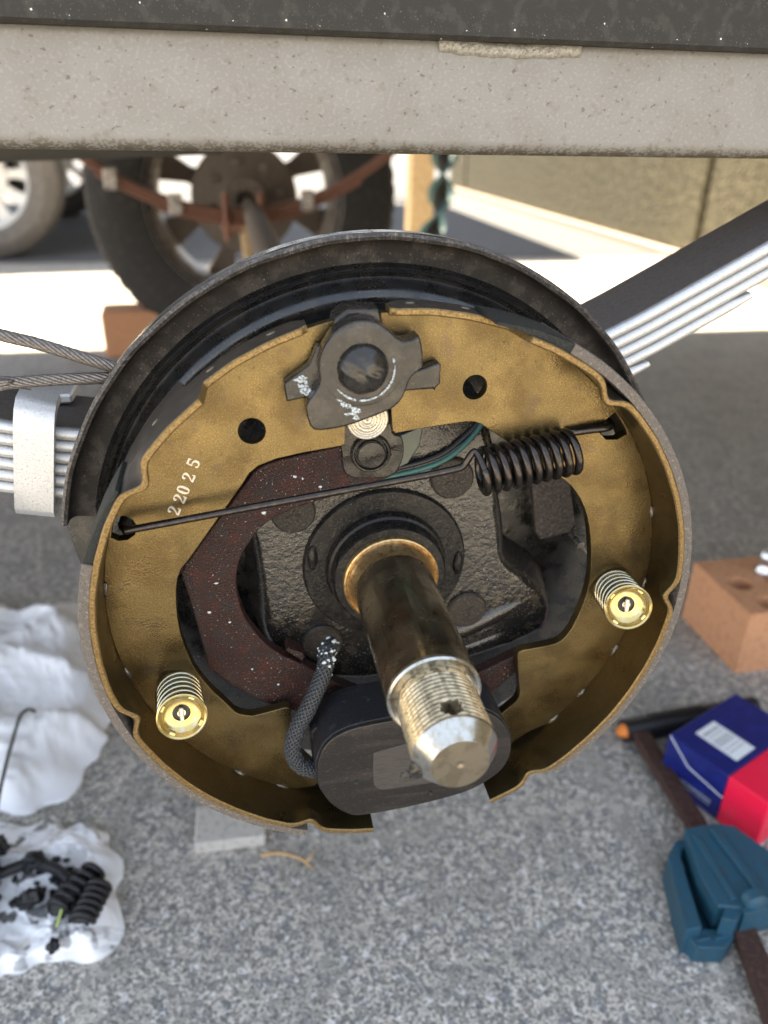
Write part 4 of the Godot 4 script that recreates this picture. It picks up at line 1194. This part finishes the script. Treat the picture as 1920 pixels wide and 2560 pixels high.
func build_ground_things() -> void:
	var mb := sheet(pts([-560, -620, -470, -640, -356, -592, -318, -560, -268, -578, -232, -480, -203, -372, -212, -315, -228, -275, -262, -258, -330, -290, -460, -300, -580, -420]), 16, 23, 17)
	single("white_rag", Vector3(-380, -345, -430), mb, mats.cloth, "crumpled white cotton rag on the ground left of the brake", "rag", "", 180)
	mb = sheet(pts([-430, -225, -330, -262, -262, -246, -225, -240, -190, -228, -180, -204, -171, -160, -172, -132, -188, -120, -216, -116, -250, -117, -330, -112, -420, -150]), 4, 31, 17)
	var bag := single("plastic_bag", Vector3(-290, -345, -170), mb, mats.plastic_bag, "flattened white plastic bag smeared with grease at lower left", "plastic bag", "", 180)
	bag.name = "plastic_bag"
	# greasy old springs and hardware lying on the bag
	var spots := [[Vector3(-213, -327, -146), Vector3(-189, -326, -178), "thick greasy black spring lying across the plastic bag"], [Vector3(-194, -327, -133), Vector3(-184, -326, -163), "greasy black spring nearest the right edge of the plastic bag"]]
	for s in spots:
		mb = MB.new()
		mb.tube(helix(s[0], s[1], 7.5, 6.2, 24, 0.4), 2.3, 10)
		mb.tube(PackedVector3Array([s[0], s[1]]), 6.0, 12)
		single("greasy_spring", (s[0] + s[1]) / 2.0 - Vector3(0, 9, 0), mb, mats.greasy_part, s[2], "spring", "greasy springs on the bag", 180)
	mb = MB.new()
	mb.tube(curve([Vector3(-300, -326, -182), Vector3(-262, -325, -184), Vector3(-238, -325, -190), Vector3(-218, -326, -182), Vector3(-208, -328, -172)], 8), 4.2, 10)
	blob(mb, Vector3(-236, -324, -191), Vector3(9, 5, 8), 0.6, 3)
	single("greasy_rod", Vector3(-250, -331, -184), mb, mats.greasy_part, "black greasy bent rod on the plastic bag", "rod", "", 180)
	for s in [[Vector3(-232, -326, -160), Vector3(8, 6, 5), "small greasy black lump in the middle of the plastic bag"], [Vector3(-210, -329, -122), Vector3(4, 3, 5), "tiny greasy black scrap below the springs on the plastic bag"]]:
		mb = MB.new()
		blob(mb, s[0], s[1], 0.8, 61, 10)
		single("greasy_lump", s[0], mb, mats.greasy_part, s[2], "grease lump", "", 180)
	mb = MB.new()
	var scr := RandomNumberGenerator.new(); scr.seed = 3
	for i in 44:
		var f := scr.randf()
		var p := Vector3(lerpf(-290, -205, f), -332 + scr.randf_range(-2, 5), lerpf(-172, -178, f) + scr.randf_range(-20, 22))
		blob(mb, p, Vector3(scr.randf_range(1.2, 4.5), scr.randf_range(1.0, 2.6), scr.randf_range(1.2, 4.0)), 0.9, 500 + i, 6)
	single("greasy_scraps", Vector3(-250, -334, -175), mb, mats.greasy_part, "scatter of small greasy black scraps over the plastic bag", "grease scraps", "", 180).set_meta("kind", "stuff")
	mb = MB.new()
	for i in 7: blob(mb, Vector3(-268 - 7.0 * (i % 3), -320 + 4.0 * (i % 2), -205 + 8.0 * i), Vector3(12, 10, 8), 0.6, 50 + i)
	single("greasy_fitting", Vector3(-275, -330, -185), mb, mats.greasy_part, "lumpy black greasy fitting at the left edge on the bag", "fitting", "", 180)
	mb = MB.new()
	mb.tube(PackedVector3Array([Vector3(-209, -325, -133), Vector3(-206, -318, -141)]), 1.0, 6)
	single("grass_blade", Vector3(-208, -326, -137), mb, mats.grass_bit, "short grass blade on the plastic bag beside the springs", "grass blade")
	mb = MB.new()
	mb.tube(curve([Vector3(-259.5, -304, -338.5), Vector3(-262.5, -300, -338), Vector3(-266.5, -299, -336.5), Vector3(-269.6, -299, -331), Vector3(-270.2, -299.5, -320), Vector3(-269.4, -301, -278), Vector3(-268, -303, -247), Vector3(-266, -308, -215)], 6), 1.5, 10)
	single("hooked_tool", Vector3(-269, -304, -280), mb, mats.tool_steel, "thin dark steel rod with a hooked end lying on the white rag", "hook tool", "", 180)
	# timber block under the brake
	mb = MB.new()
	mb.rbox(Vector3(-28, 0, -20), Vector3(28, 12, 20), 1.5)
	var blk := single("timber_block", Vector3.ZERO, mb, mats.timber_grey, "small pale timber offcut lying beneath the brake", "timber block")
	blk.position = spot(Vector3(-90, -345, -212)); blk.rotation.y = -0.03
	# dry twig with a frayed end
	mb = MB.new()
	mb.tube(curve([Vector3(-67, -341, -181), Vector3(-52, -340, -179), Vector3(-38, -340, -172), Vector3(-31, -341, -166)], 6), 1.6, 8, 1.0)
	mb.tube(curve([Vector3(-33, -341, -168), Vector3(-29, -338, -170), Vector3(-25, -337, -175)], 4), 1.5, 6, 0.4)
	mb.tube(curve([Vector3(-33, -341, -168), Vector3(-30, -340, -163), Vector3(-28, -340, -159)], 4), 1.4, 6, 0.3)
	single("dry_twig", Vector3(-45, -345, -172), mb, mats.dry_leaf, "curled dry tan twig on the concrete below the brake", "twig", "", 180)
	# clay brick with core holes
	var br := CSGBox3D.new()
	br.name = numbered("clay_brick")
	br.size = Vector3(0.23, 0.076, 0.108)
	add_child(br)
	br.position = spot(Vector3(448 + 112, -345 + 38, -370 - 12)); br.rotation.y = 0.0
	br.material = mats.brick
	for k in [[-0.09, -0.003], [-0.082, 0.038], [-0.045, -0.003], [-0.037, 0.038], [0.01, 0.0], [0.05, 0.035], [0.08, 0.0]]:
		var hc := CSGCylinder3D.new()
		hc.name = "core_hole"
		hc.operation = CSGShape3D.OPERATION_SUBTRACTION
		hc.radius = 0.0135; hc.height = 0.2; hc.sides = 24
		hc.material = mats.brick
		br.add_child(hc, true)
		hc.position = Vector3(k[0], 0, k[1])
	tag(br, "orange clay brick with core holes on the ground right of the brake", "brick", "clay bricks on the driveway")
	mb = MB.new()
	mb.lathe([Vector2(9, 0), Vector2(9.5, 5), Vector2(7, 9), Vector2(6, 14), Vector2(8, 18), Vector2(8, 24), Vector2(5, 29), Vector2(0.1, 30)], 32)
	var ft := single("steel_fitting", Vector3.ZERO, mb, mats.chrome, "small bright steel fitting standing on the orange brick", "fitting")
	ft.position = spot(Vector3(508, -269, -400)); ft.rotation.x = -PI / 2.0
	# parts box: blue with a red end, a white sticker on top
	var bx := thing("parts_box", Vector3(355, -345, -171), "blue and red cardboard parts box with a white sticker", "box")
	bx.rotation.y = 0.42
	var bl := MB.new()
	bl.rbox(Vector3(-47, 1, -58), Vector3(53, 51, 0), 1.2)
	var bp := part(bx, "blue_carton", bl.done(), mats.blue_card); bp.position = Vector3.ZERO
	bl = MB.new(); bl.rbox(Vector3(-47, 1, 0.1), Vector3(53, 51, 36), 1.2)
	part(bx, "red_end", bl.done(), mats.red_card).position = Vector3.ZERO
	bl = MB.new(); bl.rbox(Vector3(-26, 51, -46), Vector3(1, 51.5, -6), 0.2)
	part(bx, "sticker", bl.done(), mats.sticker).position = Vector3.ZERO
	part(bx, "sticker_print", print_quad(Vector3(-25, 51.7, -45), Vector3(0, 51.7, -45), Vector3(0, 51.7, -7), Vector3(-25, 51.7, -7)), mats.label_print).position = Vector3.ZERO
	part(bx, "side_print", print_quad(Vector3(-47.2, 18, -44), Vector3(-47.2, 18, -6), Vector3(-47.2, 8, -6), Vector3(-47.2, 8, -44)), mats.side_print).position = Vector3.ZERO
	bl = MB.new()
	bl.tube(PackedVector3Array([Vector3(-47, 51, -56), Vector3(-47.2, 33, -34), Vector3(-47, 27, 0)]), 0.5, 5)
	part(bx, "scuff", bl.done(), mats.white_card).position = Vector3.ZERO
	# sash clamp: rusty bar through a teal cast head
	var cl := thing("sash_clamp", Vector3(276, -345, -100), "teal cast sash clamp on a rusty steel bar", "clamp")
	bl = MB.new()
	bl.prism([pts([281, 246, 296.8, 246, 292, 138, 272, 36, 262, -20, 240, -20, 256, 40, 276, 138])], -334, -326, 1)
	mb = MB.new()
	mb.add(bl, Transform3D(Basis(Vector3(1, 0, 0), Vector3(0, 0, -1), Vector3(0, 1, 0)), Vector3.ZERO))
	part(cl, "bar", mb.done(), mats.rust_dark)
	var up := Transform3D(Basis(Vector3(1, 0, 0), Vector3(0, 0, -1), Vector3(0, 1, 0)), Vector3.ZERO)
	var head := func(called: String, flat: Array, y0: float, y1: float, bev: float) -> void:
		var p := MB.new(); p.prism([pts(flat)], y0, y1, bev)
		var q := MB.new(); q.add(p, up)
		part(cl, called, q.done(), mats.teal_paint)
	head.call("clamp_head", [258, 121, 283, 122, 298, 117, 312, 88, 308, 60, 280, 51, 263, 51, 246, 56, 247, 81], -332, -308, 1.2)
	head.call("ridge", [259.5, 114, 264, 114, 262.5, 58, 257.5, 58], -308.5, -306.2, 0.8)
	head.call("ridge", [275.5, 114, 281, 114, 284, 58, 278, 58], -308.5, -304.8, 1.0)
	head.call("side_flange", [238, 107, 251, 119, 258, 119, 258, 113, 252, 112, 247.5, 105, 231.5, 49, 219.5, 49], -344, -318, 0.7)
	head.call("base_web", [240, 100, 262, 110, 262, 56, 231, 50], -344, -341, 0.8)
	head.call("foot_pad", [223, 50, 232, 54, 260, 51, 256, 44, 245, 38, 226, 42], -344, -328, 0.7)
	for k in 2: head.call("foot_rib", [228 + k * 13, 47.5 - k, 238 + k * 13, 47.8 - k, 238 + k * 13, 45.6 - k, 228 + k * 13, 45.3 - k], -328.5, -326.8, 0.5)
	head.call("lug", [244, 48, 253, 57, 265, 56, 265, 52, 253, 44], -335, -310, 0.6)
	head.call("ledge", [261, 51, 290, 54, 290, 48, 260, 46], -332, -307, 0.6)
	mb = MB.new()
	mb.lathe([Vector2(9, -10), Vector2(9, 4), Vector2(6.5, 8), Vector2(3, 9.5), Vector2(0.05, 10)], 28)
	for i in mb.v.size():
		var q := mb.v[i]
		mb.v[i] = Vector3(q.x, q.y, q.z * 0.5) + Vector3(272, -306, -52)
	part(cl, "knob", mb.done(), mats.teal_paint)
	# ribbed black tool handle with an orange tip
	var th := thing("tool_handle", Vector3(310, -345, -250), "black ribbed tool handle with an orange tip behind the box", "tool")
	mb = MB.new()
	mb.tube(PackedVector3Array([Vector3(277, -332, -253), Vector3(420, -332, -262)]), 11, 20)
	for i in 12: mb.tube(PackedVector3Array([Vector3(305 + i * 5.0, -332, -254.8 - i * 0.31), Vector3(307.6 + i * 5.0, -332, -255.0 - i * 0.31)]), 12, 20)
	part(th, "grip", mb.done(), mats.black_rubber)
	mb = MB.new()
	mb.tube(PackedVector3Array([Vector3(271, -332, -252.4), Vector3(277, -332, -253)]), 4, 14, 7)
	part(th, "tip", mb.done(), mats.orange_plastic)
	# grass clippings and grit
	var rng := RandomNumberGenerator.new(); rng.seed = 8
	for p in [Vector3(-150, -343, -158), Vector3(-146, -343, -215), Vector3(20, -343.5, -75)]:
		mb = MB.new()
		var a := rng.randf() * TAU
		mb.tube(PackedVector3Array([p, p + Vector3(cos(a) * 6, 0.8, sin(a) * 6), p + Vector3(cos(a + 0.4) * 11, 0.3, sin(a + 0.4) * 11)]), 0.8, 5)
	# (kept as one loose scatter)
	mb = MB.new()
	for i in 420:
		var p := Vector3(rng.randf_range(-330, 420), -AXLE, rng.randf_range(-560, 40))
		var r := rng.randf_range(0.5, 1.9)
		blob(mb, p + Vector3(0, r * 0.3, 0), Vector3(r, r * 0.6, r * rng.randf_range(0.7, 1.2)), 0.5, i, 4)
	var grit := single("grit", Vector3(0, -345, -250), mb, mats.grit, "loose grit scattered on the concrete driveway", "grit", "", 180)
	grit.set_meta("kind", "stuff")


# ---------------------------------------------------------------- scene
func _ready() -> void:
	var cam := Camera3D.new()
	cam.name = "camera"
	add_child(cam)
	cam.position = Vector3(-0.0598, 0.522, 0.2488)
	cam.rotation_degrees = Vector3(-26.793, -11.365, 1.145)
	cam.near = 0.01; cam.far = 400.0
	var ca := CameraAttributesPhysical.new()
	ca.frustum_focal_length = 18.03
	ca.frustum_focus_distance = 0.31
	ca.frustum_near = 0.01; ca.frustum_far = 400.0
	ca.exposure_aperture = 5.0
	cam.attributes = ca
	cam.fov = 67.31
	cam.current = true
	var sky := ProceduralSkyMaterial.new()
	sky.sky_top_color = Color(0.545, 0.59, 0.66)
	sky.sky_horizon_color = Color(0.91, 0.9, 0.88)
	sky.sky_curve = 0.12
	sky.ground_bottom_color = Color(0.45, 0.43, 0.4)
	sky.ground_horizon_color = Color(0.6, 0.6, 0.6)
	sky.sky_energy_multiplier = 0.9
	var env := Environment.new()
	env.background_mode = Environment.BG_SKY
	env.sky = Sky.new()
	env.sky.sky_material = sky
	env.tonemap_mode = Environment.TONE_MAPPER_LINEAR
	env.tonemap_exposure = 6.9
	env.sdfgi_enabled = true; env.ssao_enabled = true; env.ssil_enabled = true
	var we := WorldEnvironment.new()
	we.name = "world_environment"
	we.environment = env
	add_child(we)
	var sun := DirectionalLight3D.new()
	sun.name = "sun"
	add_child(sun)
	sun.look_at_from_position(Vector3(-0.12, 0.93, -0.33) * 10.0, Vector3.ZERO)
	sun.light_energy = 1.5
	sun.light_color = Color(1.0, 0.94, 0.83)
	sun.light_angular_distance = 0.5
	sun.shadow_enabled = true

	make_materials()
	more_materials()
	for n in ["black_bumpy", "plate_dusty", "black_paint", "red_oxide", "hub_black", "table_dark", "lining_dark", "rough_cast", "magnet_body", "leaf_shade", "grease_black", "panel_dark", "tyre"]: mats[n].metallic_specular = 0.32
	mats.plate_steel.metallic_specular = 0.62; mats.black_bumpy.metallic_specular = 0.6; mats.grease_black.metallic_specular = 0.5
	var g := MB.new()
	g.quad(Vector3(-60000, 0, 60000), Vector3(60000, 0, 60000), Vector3(60000, 0, -60000), Vector3(-60000, 0, -60000))
	structure("driveway", g, mats.concrete, Vector3.ZERO).position = Vector3.ZERO
	g = MB.new()
	g.quad(Vector3(-60000, 4, -3145), Vector3(60000, 4, -3120), Vector3(60000, 4, -60000), Vector3(-60000, 4, -60000))
	structure("road", g, mats.asphalt, Vector3.ZERO).position = Vector3.ZERO
	build_trailer()
	build_springs()
	build_far_side()
	build_axle()
	build_plate()
	build_shoe(true)
	build_shoe(false)
	build_centre_parts()
	hold_down(Vector3(-93.6, -40.9, -22), Vector3(-90.6, -35.6, 1.6), "yellow zinc hold-down spring and cup on the left brake shoe")
	hold_down(Vector3(101.6, -9.4, -22), Vector3(96.3, -4.0, 1.2), "yellow zinc hold-down spring and cup on the right brake shoe")
	build_ground_things()


func print_quad(a: Vector3, b: Vector3, c: Vector3, d: Vector3) -> ArrayMesh:
	var st := SurfaceTool.new()
	st.begin(Mesh.PRIMITIVE_TRIANGLES)
	var p := [a, b, c, d]
	var u := [Vector2(0, 0), Vector2(1, 0), Vector2(1, 1), Vector2(0, 1)]
	for k in [0, 1, 2, 0, 2, 3]:
		st.set_uv(u[k]); st.add_vertex(p[k] * 0.001)
	st.generate_normals()
	return st.commit()


func print_image(paper: Color, ink: Color, rows: Array, sd: int) -> ImageTexture:   # rows of small illegible print: [top, height, gap]
	var im := Image.create(256, 128, false, Image.FORMAT_RGB8)
	im.fill(paper)
	var rng := RandomNumberGenerator.new(); rng.seed = sd
	for r in rows:
		var x := 14
		while x < 238:
			var w := rng.randi_range(2, r[2])
			im.fill_rect(Rect2i(x, r[0], mini(w, 240 - x), r[1]), ink)
			x += w + rng.randi_range(2, 4)
	return ImageTexture.create_from_image(im)


func more_materials() -> void:
	var lp := mat("label_print", print_image(lin(0.78, 0.8, 0.82), lin(0.3, 0.31, 0.34), [[14, 10, 14], [32, 5, 9], [46, 30, 4], [86, 5, 9], [100, 5, 9]], 3), 0.5)
	lp.uv1_triplanar = false; lp.uv1_scale = Vector3.ONE
	lp = mat("side_print", print_image(lin(0.008, 0.014, 0.13), lin(0.5, 0.53, 0.62), [[20, 34, 16], [74, 22, 9]], 4), 0.4)
	lp.uv1_triplanar = false; lp.uv1_scale = Vector3.ONE
	var lumpy := grain(512, [[0.035, 301, 3, 0.7], [0.12, 302, 2, 0.3]])
	mat("black_bumpy", paint(512, lin(0.015, 0.0135, 0.012), [[0.015, 303, 4, 0.5, 0.75, lin(0.04, 0.032, 0.022), 0.8], [0.1, 304, 2, 0.8, 0.84, lin(0.35, 0.33, 0.3), 0.7]]), 0.24, 0.05, 70.0, lumpy, 0.3)
	mat("hub_black", paint(256, lin(0.035, 0.03, 0.026), [[0.05, 305, 3, 0.55, 0.75, lin(0.08, 0.065, 0.05), 0.8]]), 0.45, 0.2, 22.0, lumpy, 0.3)
	mat("rough_cast", paint(256, lin(0.075, 0.062, 0.053), [[0.05, 306, 4, 0.5, 0.75, lin(0.14, 0.12, 0.105), 0.8]]), 0.5, 0.1, 30.0, grain(256, [[0.04, 307, 4, 1.0]]), 1.0)
	mat("zinc_pale", paint(256, lin(0.5, 0.44, 0.27), [[0.02, 335, 3, 0.5, 0.75, lin(0.5, 0.49, 0.42), 0.9]]), 0.24, 0.95, 14.0)
	mat("weld_galv", paint(256, lin(0.3, 0.285, 0.25), [[0.05, 330, 3, 0.5, 0.75, lin(0.17, 0.155, 0.125), 0.8]]), 0.55, 0.3, 30.0, grain(256, [[0.06, 331, 3, 1.0]]), 0.5)
	mat("weld_spot", paint(256, lin(0.2, 0.17, 0.13), [[0.08, 308, 3, 0.5, 0.7, lin(0.04, 0.032, 0.025), 0.8]]), 0.35, 0.6, 6.0)
	mat("stamp", lin(0.46, 0.44, 0.4), 0.4, 0.7)
	mat("end_face", paint(256, lin(0.25, 0.22, 0.17), [[0.012, 309, 4, 0.5, 0.8, lin(0.17, 0.145, 0.105), 0.7], [0.02, 310, 3, 0.8, 0.86, lin(0.3, 0.16, 0.06), 0.3]]), 0.32, 0.9, 24.0)
	mat("sticker", paint(256, lin(0.78, 0.8, 0.82), [[0.09, 311, 2, 0.62, 0.68, lin(0.45, 0.47, 0.5), 0.6]]), 0.5, 0.0, 25.0)
	mat("leaf_shade", paint(512, lin(0.1, 0.088, 0.08), [[0.03, 312, 4, 0.5, 0.75, lin(0.07, 0.06, 0.053), 0.7], [0.15, 313, 2, 0.8, 0.84, lin(0.6, 0.6, 0.58), 0.6]]), 0.5, 0.4, 60.0)  # darkened tone standing in for shade on the spring's upper face
	mat("asphalt", paint(512, lin(0.085, 0.086, 0.09), [[0.1, 320, 3, 0.45, 0.7, lin(0.12, 0.12, 0.123), 0.8], [0.01, 321, 4, 0.5, 0.8, lin(0.07, 0.07, 0.074), 0.7]]), 0.9, 0.0, 500.0, null, 0.1, null, true)
	mat("grit", paint(256, lin(0.2, 0.19, 0.18), [[0.02, 314, 2, 0.4, 0.6, lin(0.36, 0.35, 0.33), 0.9]]), 0.9, 0.0, 300.0)
